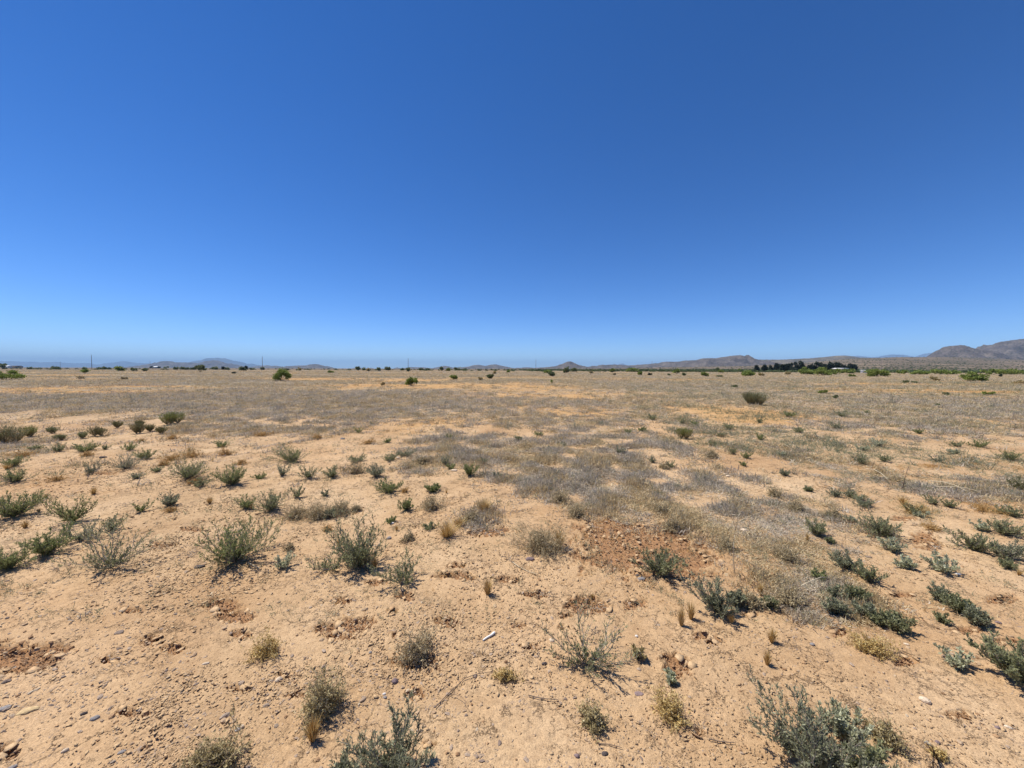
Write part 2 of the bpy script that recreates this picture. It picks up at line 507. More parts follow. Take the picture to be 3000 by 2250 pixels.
    slope = ramp(n, l, noise(1.0, 6, .65, 0, st2.outputs[0]), [(.35, (.080, .072, .040)), (.5, (.150, .112, .070)), (.66, (.235, .175, .112))])
    colr = mix(mapr(D, 230, 420, 0, 1), colr, slope)
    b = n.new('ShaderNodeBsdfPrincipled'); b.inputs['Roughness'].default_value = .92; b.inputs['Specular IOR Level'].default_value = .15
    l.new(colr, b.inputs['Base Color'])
    hgt = math_('ADD', math_('MULTIPLY', noise(55, 5, .65), .0075), math_('MULTIPLY', g1, .0055))
    hgt = math_('ADD', hgt, math_('MULTIPLY', grav, .004))
    hgt = math_('SUBTRACT', hgt, math_('MULTIPLY', ck, .008))
    bp = n.new('ShaderNodeBump'); bp.inputs['Strength'].default_value = .8; bp.inputs['Distance'].default_value = 1.0
    l.new(hgt, bp.inputs['Height']); l.new(bp.outputs[0], b.inputs['Normal'])
    o = n.new('ShaderNodeOutputMaterial'); l.new(b.outputs[0], o.inputs['Surface'])
    return mt


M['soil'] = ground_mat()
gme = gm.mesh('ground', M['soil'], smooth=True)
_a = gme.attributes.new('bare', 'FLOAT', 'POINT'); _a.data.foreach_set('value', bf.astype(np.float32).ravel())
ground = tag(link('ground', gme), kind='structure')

# ------------------------------------------------------------------ hills and mountains
def hill_mat(name, lo, mid, hi, veg, sc, speck=.5):
    mt, n, l = new_mat(name)
    tc = n.new('ShaderNodeTexCoord')
    def noise(s, d=6, r=.6):
        x = n.new('ShaderNodeTexNoise'); x.inputs['Scale'].default_value = s; x.inputs['Detail'].default_value = d; x.inputs['Roughness'].default_value = r
        l.new(tc.outputs['Object'], x.inputs['Vector']); return x.outputs['Fac']
    c = ramp(n, l, noise(sc), [(.34, lo), (.5, mid), (.66, hi)])
    v = n.new('ShaderNodeMapRange'); l.new(noise(sc * 9, 3, .7), v.inputs[0])
    v.inputs[1].default_value, v.inputs[2].default_value, v.inputs[4].default_value = .50, .62, speck
    mx = n.new('ShaderNodeMix'); mx.data_type = 'RGBA'; l.new(v.outputs[0], mx.inputs[0]); l.new(c, mx.inputs[6]); mx.inputs[7].default_value = (*veg, 1)
    b = n.new('ShaderNodeBsdfPrincipled'); b.inputs['Roughness'].default_value = .95; b.inputs['Specular IOR Level'].default_value = .1
    l.new(mx.outputs[2], b.inputs['Base Color'])
    bp = n.new('ShaderNodeBump'); bp.inputs['Strength'].default_value = .6; bp.inputs['Distance'].default_value = 1.2 / sc * .35
    l.new(noise(sc * 2.5), bp.inputs['Height']); l.new(bp.outputs[0], b.inputs['Normal'])
    o = n.new('ShaderNodeOutputMaterial'); l.new(b.outputs[0], o.inputs['Surface'])
    return mt


M['hillred'] = hill_mat('rocky_hill', (.075, .062, .056), (.125, .102, .090), (.200, .165, .138), (.042, .044, .030), .012, .85)
M['hilltan'] = hill_mat('grassy_hill', (.092, .078, .058), (.155, .126, .092), (.24, .196, .138), (.045, .05, .027), .011, .8)
M['mount'] = hill_mat('mountain_rock', (.07, .065, .06), (.11, .10, .09), (.15, .13, .11), (.05, .05, .04), .003, .5)


def hill(name, prof, D, depth, mat, rough=.10, seed=0, base=1084, fine=1.0):
    """a ridge whose crest runs across the view at distance D; prof = photo pixels of its skyline"""
    px = np.array([p[0] for p in prof], float); py = np.array([p[1] for p in prof], float)
    n = int(np.clip((px[-1] - px[0]) / 2.2, 30, 260)); mrows = 44
    X = np.linspace(px[0], px[-1], n)
    # smooth interpolation of the skyline
    Y = np.interp(X, px, py)
    k = np.ones(3) / 3
    Y = np.concatenate([[Y[0]], np.convolve(Y, k, 'valid'), [Y[-1]]])
    t = (X - 1500) / F_PX
    hor = 1081 + (X - 1500) * ROLL
    crest = CAM_H + D * (hor - Y) / F_PX
    crest = np.maximum(crest, 0.5)
    v = np.linspace(-1, 1, mrows)
    TT, VV = np.meshgrid(t, v, indexing='ij')
    C = crest[:, None]
    Hm = crest.max()
    yy = D + VV * depth
    xx = TT * D + (yy - D) * TT * 0.35
    wob = vn(xx / (Hm * 2.2), yy / (Hm * 6), seed)
    a = np.clip(np.abs(VV) * (1 + .25 * wob * np.sign(VV)), 0, 1)
    shape = (1 - a) ** 1.25 * .75 + (1 - a * a) ** 2 * .25
    gl = (1 - np.abs(vn(xx / (Hm * .55) + VV * .8, yy / (Hm * 1.8), seed + 3))) - .5
    gl2 = fbm(xx / (Hm * .35), yy / (Hm * .5), seed + 5, 4)
    Z = C * shape + Hm * rough * (gl * 1.3 + gl2 * .45) * np.clip(np.abs(VV) * 6, 0, 1) * np.clip(shape * 2.2, 0, 1) * np.minimum(1, C / Hm * 2)
    Z = Z + Hm * .012 * fine * fbm(xx / (Hm * .10), yy / (Hm * .2), seed + 9, 3) * np.clip(C / Hm * 3, 0, 1)
    edge = np.minimum(np.arange(n), np.arange(n)[::-1]) / 4.0
    Z = Z - 6 - 5 * np.abs(VV) ** 8 + 6 * np.clip(edge, 0, 1)[:, None] * (1 - np.abs(VV) ** 6)
    b = MB()
    ii, jj = np.meshgrid(np.arange(n - 1), np.arange(mrows - 1), indexing='ij')
    q = np.stack([ii * mrows + jj, (ii + 1) * mrows + jj, (ii + 1) * mrows + jj + 1, ii * mrows + jj + 1], -1).reshape(-1, 4)
    b.add(np.stack([xx, yy, Z], -1).reshape(-1, 3), q=q)
    return tag(link(name, b.mesh(name, mat, smooth=True)), kind='structure')


def Z(i, pts):
    return [(500 * i + a / 4.424, 980 + b / 4.424) for a, b in pts]


hill('mountain', Z(0, [(-700, 425), (-500, 380), (-300, 350), (0, 342), (130, 345), (300, 350), (380, 365), (440, 350), (470, 352), (575, 375), (620, 365), (740, 352), (860, 370), (1000, 372), (1100, 370), (1200, 385), (1390, 390), (1465, 368), (1490, 372), (1600, 343), (1750, 365), (1900, 372), (2010, 385), (2120, 400), (2300, 440)]), 19500, 2600, M['mount'], .12, 3)
hill('mountain', Z(1, [(0, 430), (160, 395), (290, 360), (420, 333), (500, 315), (560, 305), (600, 298), (630, 303), (660, 315), (700, 302), (760, 325), (815, 348), (840, 338), (890, 365), (930, 365), (985, 380), (1010, 375), (1080, 405), (1130, 415), (1300, 445)]), 17500, 2700, M['mount'], .13, 8)
hill('hill', Z(0, [(1830, 435), (1930, 395), (2010, 385), (2060, 370), (2120, 345), (2200, 342), (2260, 360), (2330, 378), (2430, 390), (2560, 425)]), 6100, 700, M['hillred'], .15, 12)
hill('hill', Z(1, [(-40, 430), (70, 372), (170, 365), (290, 362), (340, 368), (400, 380), (450, 370), (520, 340), (570, 333), (630, 338), (700, 365), (800, 390), (880, 412), (960, 440)]), 6600, 800, M['hillred'], .15, 17)
hill('hill', Z(1, [(1040, 440), (1100, 412), (1200, 405), (1250, 396), (1310, 410), (1360, 402), (1400, 414), (1450, 435)]), 7200, 500, M['hillred'], .15, 21)
hill('hill', Z(1, [(1400, 440), (1480, 420), (1550, 410), (1650, 403), (1780, 400), (1830, 388), (1880, 381), (1950, 395), (2020, 415), (2090, 445)]), 5400, 500, M['hillred'], .15, 25)
for q, pr in enumerate(([(140, 448), (180, 432), (220, 425), (260, 432), (300, 448)], [(315, 448), (350, 430), (380, 430), (430, 448)], [(675, 450), (700, 434), (725, 425), (750, 431), (780, 450)])):
    hill('hill', Z(2, pr), 6900, 260, M['hillred'], .08, 30 + q)
hill('hill', Z(2, [(770, 455), (850, 430), (900, 422), (1000, 424), (1080, 425), (1160, 438), (1220, 455)]), 5800, 500, M['hillred'], .08, 35)
hill('hill', Z(2, [(1120, 455), (1170, 440), (1280, 415), (1340, 404), (1400, 415), (1450, 430), (1520, 445), (1560, 456)]), 5300, 420, M['hillred'], .08, 37)
hill('hill', Z(2, [(1380, 450), (1450, 432), (1520, 428), (1650, 415), (1720, 395), (1790, 392), (1870, 408), (1930, 390), (2000, 385), (2060, 400), (2150, 418), (2220, 434), (2330, 455)]), 5000, 600, M['hillred'], .09, 39)
hill('hill', Z(3, [(-200, 455), (0, 437), (200, 427), (290, 433), (450, 425), (570, 410), (650, 380), (710, 352), (750, 346), (780, 355), (840, 385), (920, 410), (1010, 425), (1150, 440), (1300, 455)]), 3300, 420, M['hillred'], .17, 41)
hill('mountain', Z(3, [(1270, 415), (1290, 395), (1320, 376), (1345, 388), (1370, 390), (1400, 377), (1440, 377), (1475, 395), (1500, 415)]), 17000, 1000, M['mount'], .1, 44)
hill('hill', Z(3, [(800, 440), (1010, 415), (1150, 402), (1240, 395), (1340, 392), (1480, 402), (1620, 395), (1800, 380), (1880, 375), (1930, 360), (2000, 352), (2060, 358), (2130, 352), (2210, 338), (2310, 333), (2420, 330), (2520, 345), (2700, 400)]), 3600, 600, M['hillred'], .15, 47)
hill('hill', Z(4, [(-60, 420), (100, 355), (210, 328), (250, 308), (330, 302), (430, 308), (560, 283), (660, 268), (740, 266), (820, 280), (900, 305), (960, 325), (1060, 350), (1250, 400)]), 2900, 520, M['hillred'], .17, 51)
hill('hill', Z(4, [(800, 380), (960, 323), (1230, 325), (1400, 318), (1700, 303), (1900, 280), (2050, 270), (2120, 275), (2210, 295), (2500, 305), (2900, 340)]), 3200, 700, M['hilltan'], .09, 55)
hill('mountain', Z(5, [(-300, 320), (-100, 290), (0, 278), (70, 275), (140, 281), (210, 293), (270, 292), (400, 270), (530, 255), (640, 260), (760, 285), (800, 285), (890, 250), (970, 240), (1060, 243), (1300, 300)]), 18500, 2200, M['mount'], .12, 58)
hill('hill', Z(5, [(850, 330), (980, 285), (1060, 245), (1110, 195), (1150, 158), (1220, 144), (1330, 140), (1450, 158), (1600, 190), (1700, 205), (1850, 250), (2000, 300)]), 2350, 380, M['hillred'], .15, 62)
hill('hill', Z(5, [(1350, 330), (1500, 250), (1660, 195), (1760, 150), (1830, 110), (1900, 90), (1980, 75), (2040, 58), (2080, 62), (2130, 50), (2212, 45), (2400, 30), (2700, 20), (3000, 90), (3400, 240)]), 2700, 620, M['hillred'], .20, 66)
# ------------------------------------------------------------------ plant builders
LITTER = []
def unit(v):
    return v / (np.linalg.norm(v, axis=-1, keepdims=True) + 1e-9)


def branch_path(az, tilt, L, curl, r, n=7):
    """a stem that leaves the base at an angle and bends upward"""
    s = np.linspace(0, 1, n)
    th = tilt * (1 - curl * s)
    dr = np.sin(th); dz = np.cos(th)
    ds = L / (n - 1)
    R = np.concatenate([[0], np.cumsum((dr[1:] + dr[:-1]) / 2 * ds)])
    Zz = np.concatenate([[0], np.cumsum((dz[1:] + dz[:-1]) / 2 * ds)])
    a = az + np.cumsum(r.normal(0, .07, n))
    P = np.stack([R * np.cos(a), R * np.sin(a), Zz], 1)
    P[1:] += r.normal(0, L * .012, (n - 1, 3))
    P[:, 2] = np.maximum(P[:, 2], 0.004)
    return P


def sample_path(P, s):
    n = len(P) - 1
    f = np.clip(np.asarray(s) * n, 0, n - 1e-6); i = f.astype(int); f = (f - i)[:, None]
    return P[i] * (1 - f) + P[i + 1] * f, unit(P[i + 1] - P[i])


def sprig_shrub(name, label, px, py, w, h, leaf='sage', wood='wood', nb=11, tw=9, lf=9, ll=.016, lw=.27, lean=(0, 0), seed=None,
                group=None, cat='shrub', spread=(15, 74), deep=True, curl=.34, erect=0.0, rads=.0032, dead=0.0):
    """open shrub of bending twiggy stems set with narrow leaves (parts: branch > leaves)"""
    x, y = at(px, py)
    r = np.random.default_rng(int(px * 31 + py * 17) if seed is None else seed)
    d = y
    W, H = w * d / F_PX * 1.34, h * d / F_PX * .86
    form = 1 if d < 3.3 else int(r.integers(0, 4))
    if form == 0:
        spread, W, H = (max(spread[0], 32), 86), W * 1.1, H * .78
    elif form == 2:
        nb = int(nb * 1.5); lf = max(5, int(lf * .8)); curl = .15
    elif form == 3:
        nb = max(6, int(nb * .7)); curl = .45
    LITTER.append((x, y, W))
    az0, asy, dl = r.uniform(0, 6.28), r.uniform(.05, .30), r.uniform(.65, 1.05)
    root = thing(name, label, cat, (x, y, gz1(x, y)), group=group)
    far = d > 5.2 or not deep
    ll = max(ll * 1.12, .0030 * d)
    lf = max(4, int(lf * 1.25 * dl * min(1, 5.5 / d) ** .5)); tw = max(5, int(tw * 1.25 * min(1, 6.5 / d) ** .5))
    nmain = nb; nb = nb + max(3, nb // 2)
    kt = 3
    SB, FB = MB(), MB()
    for b in range(nb):
        az = 2 * math.pi * (b * .618 + r.uniform(-.12, .12))
        q = ((b + .5) / nmain) if b < nmain else r.uniform(0, 1)
        tilt = math.radians(spread[0] + (spread[1] - spread[0]) * q ** .46 + r.normal(0, 7))
        tilt = np.clip(tilt * (1 - erect), .03, 1.5)
        # length that reaches the shrub's outline in that direction
        ex, ez = math.sin(tilt * (1 - curl * .5)), math.cos(tilt * (1 - curl * .5))
        L = 1 / math.sqrt((ex / (W * .5)) ** 2 + (ez / H) ** 2) * (r.uniform(.74, 1.14) if b < nmain else r.uniform(.3, .65)) * (1 + asy * math.cos(az - az0) * math.sin(tilt))
        P = branch_path(az, tilt, L, curl, r)
        P[:, 0] += lean[0] * H * (P[:, 2] / H) ; P[:, 1] += lean[1] * H * (P[:, 2] / H)
        sb = SB if far else MB(); fb = FB if far else MB()
        rad0 = max(rads * (.6 + .4 * L / .35), .00028 * d)
        tube(sb, P, np.linspace(rad0, rad0 * .35, len(P)), 4 if not far else 3, tint=r.uniform(.2, .8))
        ns = np.linspace(.12, .97, tw) + r.normal(0, .02, tw)
        bp, bt = sample_path(P, ns)
        isdead = r.random() < max(dead, .07)
        lp, ld, lt = [], [], []
        for k in range(tw):
            side = r.normal(size=3); side -= bt[k] * side.dot(bt[k]); side /= np.linalg.norm(side)
            dr = unit(bt[k] * .75 + side * .75 + np.array([0, 0, .28]))
            tl = L * r.uniform(.18, .42) * (1.12 - .72 * ns[k])
            ss = np.linspace(0, 1, 4)[:, None]
            T = bp[k] + dr * ss * tl + np.array([0, 0, 1]) * (ss ** 2) * tl * .18 + r.normal(0, tl * .03, (4, 3)) * ss
            T[:, 2] = np.maximum(T[:, 2], .003)
            tube(sb, T, np.linspace(rad0 * .45, rad0 * .22, 4), kt, tint=r.uniform(.3, .9))
            m_ = lf if not isdead else lf // 4
            u = r.uniform(.12, 1.0, m_)
            tp, tt = sample_path(T, u)
            lp.append(tp); ld.append(tt * .75 + r.normal(0, .48, (m_, 3)) + np.array([0, 0, .25]))
            lt.append(np.clip(r.normal(.5, .2, m_) + .25 * (u - .5), 0, 1))
        m_ = lf * 2 if not isdead else 2
        u = r.uniform(.25, 1.0, m_); tp, tt = sample_path(P, u)
        lp.append(tp); ld.append(tt * .7 + r.normal(0, .5, (m_, 3))); lt.append(np.clip(r.normal(.5, .2, m_), 0, 1))
        lp, ld, lt = np.concatenate(lp), np.concatenate(ld), np.concatenate(lt)
        nl = len(lp)
        leaves(fb, lp, ld, ll * r.uniform(.7, 1.35, nl), ll * lw * r.uniform(.85, 1.4, nl), lt, r=r, flat=1.3)
        if not far:
            bo = link('branch', sb.mesh('branch', M[wood]), root)
            link('leaves', fb.mesh('leaves', M[leaf]), bo)
    if far:
        so = link('stems', SB.mesh('stems', M[wood]), root)
        link('foliage', FB.mesh('foliage', M[leaf]), root)
    return root


def tuft(name, label, px, py, w, h, mat='straw', n=90, group=None, cat='grass', seed=None, splay=.55, wid=.0016):
    """a bunch of thin arching blades"""
    x, y = at(px, py)
    r = np.random.default_rng(int(px * 13 + py * 7) if seed is None else seed)
    W, H = w * y / F_PX, h * y / F_PX / max(.45, math.cos(math.atan2(CAM_H, y)))
    b = MB()
    az = r.uniform(0, 2 * math.pi, n); q = np.sqrt(r.uniform(0, 1, n))
    L = H * r.uniform(.55, 1.15, n) * (1 - .25 * q)
    out = np.stack([np.cos(az), np.sin(az), np.zeros(n)], 1)
    base = out * (W * .10 * q)[:, None]
    tip = base + out * (W * splay * q * r.uniform(.5, 1.1, n))[:, None] + np.array([0, 0, 1]) * L[:, None] * (1 - .18 * q)[:, None]
    mid = (base + tip) / 2 - out * (W * .07 * q)[:, None] + np.array([0, 0, 1]) * (L * .07)[:, None] + r.normal(0, W * .02, (n, 3))
    side = unit(np.stack([-np.sin(az + r.normal(0, .9, n)), np.cos(az + r.normal(0, .9, n)), np.zeros(n)], 1))
    wd = max(wid, .00042 * y) * r.uniform(.7, 1.4, n)[:, None]
    V = np.stack([base - side * wd, base + side * wd, mid + side * wd * .8, mid - side * wd * .8, tip], 1)
    i5 = np.arange(n)[:, None] * 5
    b.add(V.reshape(-1, 3), q=i5 + np.array([0, 1, 2, 3]), t=i5 + np.array([3, 2, 4]),
          tint=(np.clip(r.normal(.5, .22, n), 0, 1)[:, None] * np.array([.55, .55, .9, .9, 1.1])[None]).ravel())
    o = link(name, b.mesh(name, M[mat]), loc=(x, y, gz1(x, y)))
    return tag(o, label, cat, group)


def puff(name, label, px, py, w, h, leaf='drytan', wood='drytan', nb=46, tw=5, lf=5, ll=.008, lw=.5, group=None, cat='bush', seed=None, up=.0, flat=False):
    """dense rounded mound of thin dry twigs with small curled leaf bits (parts: stems, foliage)"""
    x, y = at(px, py)
    r = np.random.default_rng(int(px * 23 + py * 11) if seed is None else seed)
    W, H = w * y / F_PX, h * y / F_PX * .9
    LITTER.append((x, y, W))
    root = thing(name, label, cat, (x, y, gz1(x, y)), group=group)
    sb, fb = MB(), MB()
    ph = r.uniform(0, 6.28, 2)
    ll = max(ll * 1.3, .0026 * y)
    nb = max(14, int(nb * min(1, 6 / y) ** .4))
    lp, ld, lt = [], [], []
    for b in range(nb):
        az = 2 * math.pi * (b * .618) + r.normal(0, .2)
        tilt = math.radians(np.clip(88 * ((b + .5) / nb) ** .62, 4, 88)) * (1 - up)
        ex, ez = math.sin(tilt), math.cos(tilt)
        L = 1 / math.sqrt((ex / (W * .5)) ** 2 + (ez / H) ** 2) * r.uniform(.45, 1.12) * (1 + .35 * math.sin(az * 2 + ph[0]) * math.sin(tilt) + .22 * math.sin(az * 3 + ph[1]))
        P = branch_path(az, tilt, L, .15, r, 5)
        P[:, :2] += r.normal(0, W * .05, 2) * np.linspace(.4, 1, 5)[:, None]
        P[1:] += r.normal(0, L * .035, (4, 3)); P[:, 2] = np.maximum(P[:, 2], .003)
        r0 = max(.0012, .00028 * y)
        tube(sb, P, np.linspace(r0, r0 * .5, 5), 3, tint=r.uniform(.1, .8))
        for k in range(tw):
            s = r.uniform(.3, .95)
            p, t = sample_path(P, np.array([s]))
            dr = unit(t[0] * .5 + r.normal(0, .6, 3)); tl = L * r.uniform(.18, .4)
            T = np.stack([p[0], p[0] + dr * tl * .5 + r.normal(0, tl * .08, 3), p[0] + dr * tl + r.normal(0, tl * .12, 3)])
            T[:, 2] = np.maximum(T[:, 2], .003)
            tube(sb, T, np.array([.7, .5, .35]) * r0, 3, tint=r.uniform(.2, 1))
            u = r.uniform(.15, 1, lf); tp, tt = sample_path(T, u)
            lp.append(tp + r.normal(0, ll * .3, (lf, 3))); ld.append(r.normal(0, 1, (lf, 3))); lt.append(np.clip(r.normal(.5, .25, lf), 0, 1))
    lp, ld, lt = np.concatenate(lp), np.concatenate(ld), np.concatenate(lt)
    lp[:, 2] = np.maximum(lp[:, 2], .004)
    leaves(fb, lp, ld, ll * r.uniform(.6, 1.5, len(lp)), ll * lw * r.uniform(.6, 1.3, len(lp)), lt, r=r)
    link('stems', sb.mesh('stems', M[wood]), root)
    link('foliage', fb.mesh('foliage', M[leaf]), root)
    return root


def broom(name, label, px, py, w, h, leaf='green', wood='drytan', n=150, lf=10, group=None, cat='bush', seed=None):
    """rounded bush of many upright stems, woody brown below, fine leaves above (parts: stems, foliage)"""
    x, y = at(px, py)
    r = np.random.default_rng(int(px * 19 + py * 29) if seed is None else seed)
    W, H = w * y / F_PX, h * y / F_PX
    root = thing(name, label, cat, (x, y, gz1(x, y)), group=group)
    sb, fb = MB(), MB()
    ll = max(.02, .0024 * y)
    nc = max(2, int(W / H / .55))
    cx = r.uniform(-.5, .5, nc) * W * .55; cy = r.uniform(-.4, .4, nc) * W * .4
    lp, ld, lt = [], [], []
    for b in range(n):
        c = b % nc
        az = r.uniform(0, 2 * math.pi); q = math.sqrt(r.uniform(0, 1)); tilt = .08 + .85 * q
        hh = H * r.uniform(.8, 1.08) * (1 - .30 * q * q) * (1 - .18 * (abs(cx[c]) / (W * .28 + 1e-6)))
        L = hh / max(.55, math.cos(tilt * .75))
        L = min(L, W * .62 + H * .3)
        P = branch_path(az, tilt, L, .5, r, 5)
        P[:, 0] += cx[c]; P[:, 1] += cy[c]
        r0 = max(.002, .0003 * y)
        tube(sb, P, np.linspace(r0, r0 * .5, 5), 3, tint=r.uniform(0, .6))
        u = .30 + .70 * r.uniform(0, 1, lf) ** .8
        tp, tt = sample_path(P, u)
        lp.append(tp + r.normal(0, ll * .5, (lf, 3))); ld.append(tt + r.normal(0, .35, (lf, 3)))
        lt.append(np.clip(.15 + .55 * u + r.normal(0, .14, lf), 0, 1))
    lp, ld, lt = np.concatenate(lp), np.concatenate(ld), np.concatenate(lt)
    leaves(fb, lp, ld, ll * r.uniform(.8, 1.4, len(lp)), ll * .30, lt, r=r)
    link('stems', sb.mesh('stems', M[wood]), root)
    link('foliage', fb.mesh('foliage', M[leaf]), root)
    return root


def far_place(px, py, dist=None):
    """where a far thing stands: bearing of the photo pixel, distance read off the plain unless given"""
    x, y = at(px, py, far=330)
    if dist:
        x, y = x / y * dist, dist
    return x, y


def crown_bush(name, label, px, py, w, h, leaf='mesq', wood='darkwood', n=900, group=None, cat='shrub', seed=None, dist=None, trunk=.25, lumps=7, airy=.5, low=.12, bl=None):
    """far shrub or small tree: forked stems and a ragged crown of leaf clumps (parts: trunk, crown)"""
    x, y = far_place(px, py, dist)
    r = np.random.default_rng(int(px * 41 + py * 3) if seed is None else seed)
    W, H = w * y / F_PX, h * y / F_PX
    root = thing(name, label, cat, (x, y, gz1(x, y)), group=group)
    sb, fb = MB(), MB()
    # lumps of foliage spread through the crown
    C = []
    for k in range(lumps):
        a = 2 * math.pi * (k * .618) + r.normal(0, .3); q = math.sqrt((k + .5) / lumps)
        C.append((math.cos(a) * q * W * .33, math.sin(a) * q * W * .33, H * (low + (1 - low) * r.uniform(.12, .92) * (1 - .30 * q)), r.uniform(.55, 1.0)))
    C = np.array(C)
    for c in C:
        P = np.stack([np.array([c[0] * .12, c[1] * .12, -.05]), np.array([c[0] * .45, c[1] * .45, c[2] * .45]) + r.normal(0, W * .03, 3), c[:3]])
        P[:, 2] = np.maximum(P[:, 2], -.05)
        tube(sb, P, np.array([1, .7, .3]) * max(.018 * H, .0003 * y), 4, tint=r.uniform(.2, .8))
    k = r.integers(0, lumps, n)
    dirs = unit(r.normal(size=(n, 3))); rad = r.uniform(0, 1, n) ** .45
    rr_ = C[k, 3][:, None] * np.array([W * .19, W * .19, H * .22])[None]
    p = C[k, :3] + dirs * rad[:, None] * rr_
    gap = vn(p[:, 0] / (W * .13) + 7, p[:, 2] / (H * .17) + p[:, 1] / (W * .2), int(px) % 97) > (-.75 + airy)
    p = p[gap]
    p[:, 2] = np.clip(p[:, 2], .02 * H, H * 1.02)
    s = (bl or max(.03, .0021 * y)) * r.uniform(.8, 1.6, len(p))
    dd = r.normal(size=(len(p), 3)) + np.array([0, 0, .4])
    leaves(fb, p, dd, s * 1.6, s * .75, np.clip(r.normal(.5, .2, len(p)) + .18 * (p[:, 2] / H - .5), 0, 1), r=r)
    link('trunk', sb.mesh('trunk', M[wood]), root)
    link('crown', fb.mesh('crown', M[leaf]), root)
    return root


# ------------------------------------------------------------------ stones
def rock_mesh(name, seed, mat, sx=1, sy=1, sz=.6, sub=1, jag=.16):
    import bmesh
    r = np.random.default_rng(seed)
    bm = bmesh.new()
    bmesh.ops.create_icosphere(bm, subdivisions=sub, radius=1)
    off = r.uniform(0, 50, 2)
    for v in bm.verts:
        c = v.co
        k = 1 + jag * float(vn(np.array([c.x * 1.7 + off[0] + c.z]), np.array([c.y * 1.7 + off[1] - c.z * .7]), seed)[0]) * 1.6 + r.normal(0, jag * .25)
        v.co = Vector((c.x * k * sx, c.y * k * sy, c.z * k * sz))
    me = bpy.data.meshes.new(name)
    bm.to_mesh(me); bm.free()
    me.materials.append(mat)
    return me


def flake_mesh(name, seed, mat):
    """a curled plate of dried crust"""
    r = np.random.default_rng(seed)
    k = 7
    a = np.arange(k) * 2 * math.pi / k + r.normal(0, .18, k)
    q = r.uniform(.6, 1.1, k)
    top = np.stack([np.cos(a) * q, np.sin(a) * q * .8, .14 + .16 * r.uniform(0, 1, k)], 1)
    bot = top * np.array([.94, .94, 1]) - np.array([0, 0, .11])
    V = np.concatenate([top, bot, [[0, 0, .08]], [[0, 0, -.07]]])
    b = MB()
    i = np.arange(k); i2 = (i + 1) % k
    b.add(V, q=np.stack([i, k + i, k + i2, i2], 1), t=np.concatenate([np.stack([i, i2, np.full(k, 2 * k)], 1), np.stack([k + i2, k + i, np.full(k, 2 * k + 1)], 1)]))
    return b.mesh(name, mat)


def scatter(name, label, cat, P, SC, RO, IDX, variants):
    """countless small pieces: one object, placed by geometry nodes"""
    me = bpy.data.meshes.new(name)
    n = len(P)
    me.vertices.add(n); me.vertices.foreach_set('co', np.asarray(P, np.float32).ravel())
    for an, ty, key, dat in (('scl', 'FLOAT_VECTOR', 'vector', SC), ('rot', 'FLOAT_VECTOR', 'vector', RO)):
        a = me.attributes.new(an, ty, 'POINT'); a.data.foreach_set(key, np.asarray(dat, np.float32).ravel())
    a = me.attributes.new('idx', 'INT', 'POINT'); a.data.foreach_set('value', np.asarray(IDX, np.int32))
    col = bpy.data.collections.new(name + '_pieces')
    for k, vm in enumerate(variants):
        col.objects.link(bpy.data.objects.new('%s_%02d' % (name, k), vm))
    o = tag(link(name, me), label, cat, None, 'stuff')
    ng = bpy.data.node_groups.new(name, 'GeometryNodeTree')
    ng.interface.new_socket('Geometry', in_out='INPUT', socket_type='NodeSocketGeometry')
    ng.interface.new_socket('Geometry', in_out='OUTPUT', socket_type='NodeSocketGeometry')
    N, Lk = ng.nodes, ng.links
    gi, go = N.new('NodeGroupInput'), N.new('NodeGroupOutput')
    ci = N.new('GeometryNodeCollectionInfo'); ci.inputs['Collection'].default_value = col
    ci.inputs['Separate Children'].default_value = True; ci.inputs['Reset Children'].default_value = True
    ip = N.new('GeometryNodeInstanceOnPoints'); ip.inputs['Pick Instance'].default_value = True

    def attr(nm, ty):
        x = N.new('GeometryNodeInputNamedAttribute'); x.data_type = ty; x.inputs['Name'].default_value = nm
        return x.outputs['Attribute']
    e2r = N.new('FunctionNodeEulerToRotation'); Lk.new(attr('rot', 'FLOAT_VECTOR'), e2r.inputs[0])
    Lk.new(gi.outputs[0], ip.inputs['Points']); Lk.new(ci.outputs[0], ip.inputs['Instance'])
    Lk.new(attr('idx', 'INT'), ip.inputs['Instance Index']); Lk.new(e2r.outputs[0], ip.inputs['Rotation'])
    Lk.new(attr('scl', 'FLOAT_VECTOR'), ip.inputs['Scale']); Lk.new(ip.outputs[0], go.inputs[0])
    md = o.modifiers.new('pieces', 'NODES'); md.node_group = ng
    return o


# ------------------------------------------------------------------ ground cover
def poly(pts):
    return np.array([at(px, py) for px, py in pts])


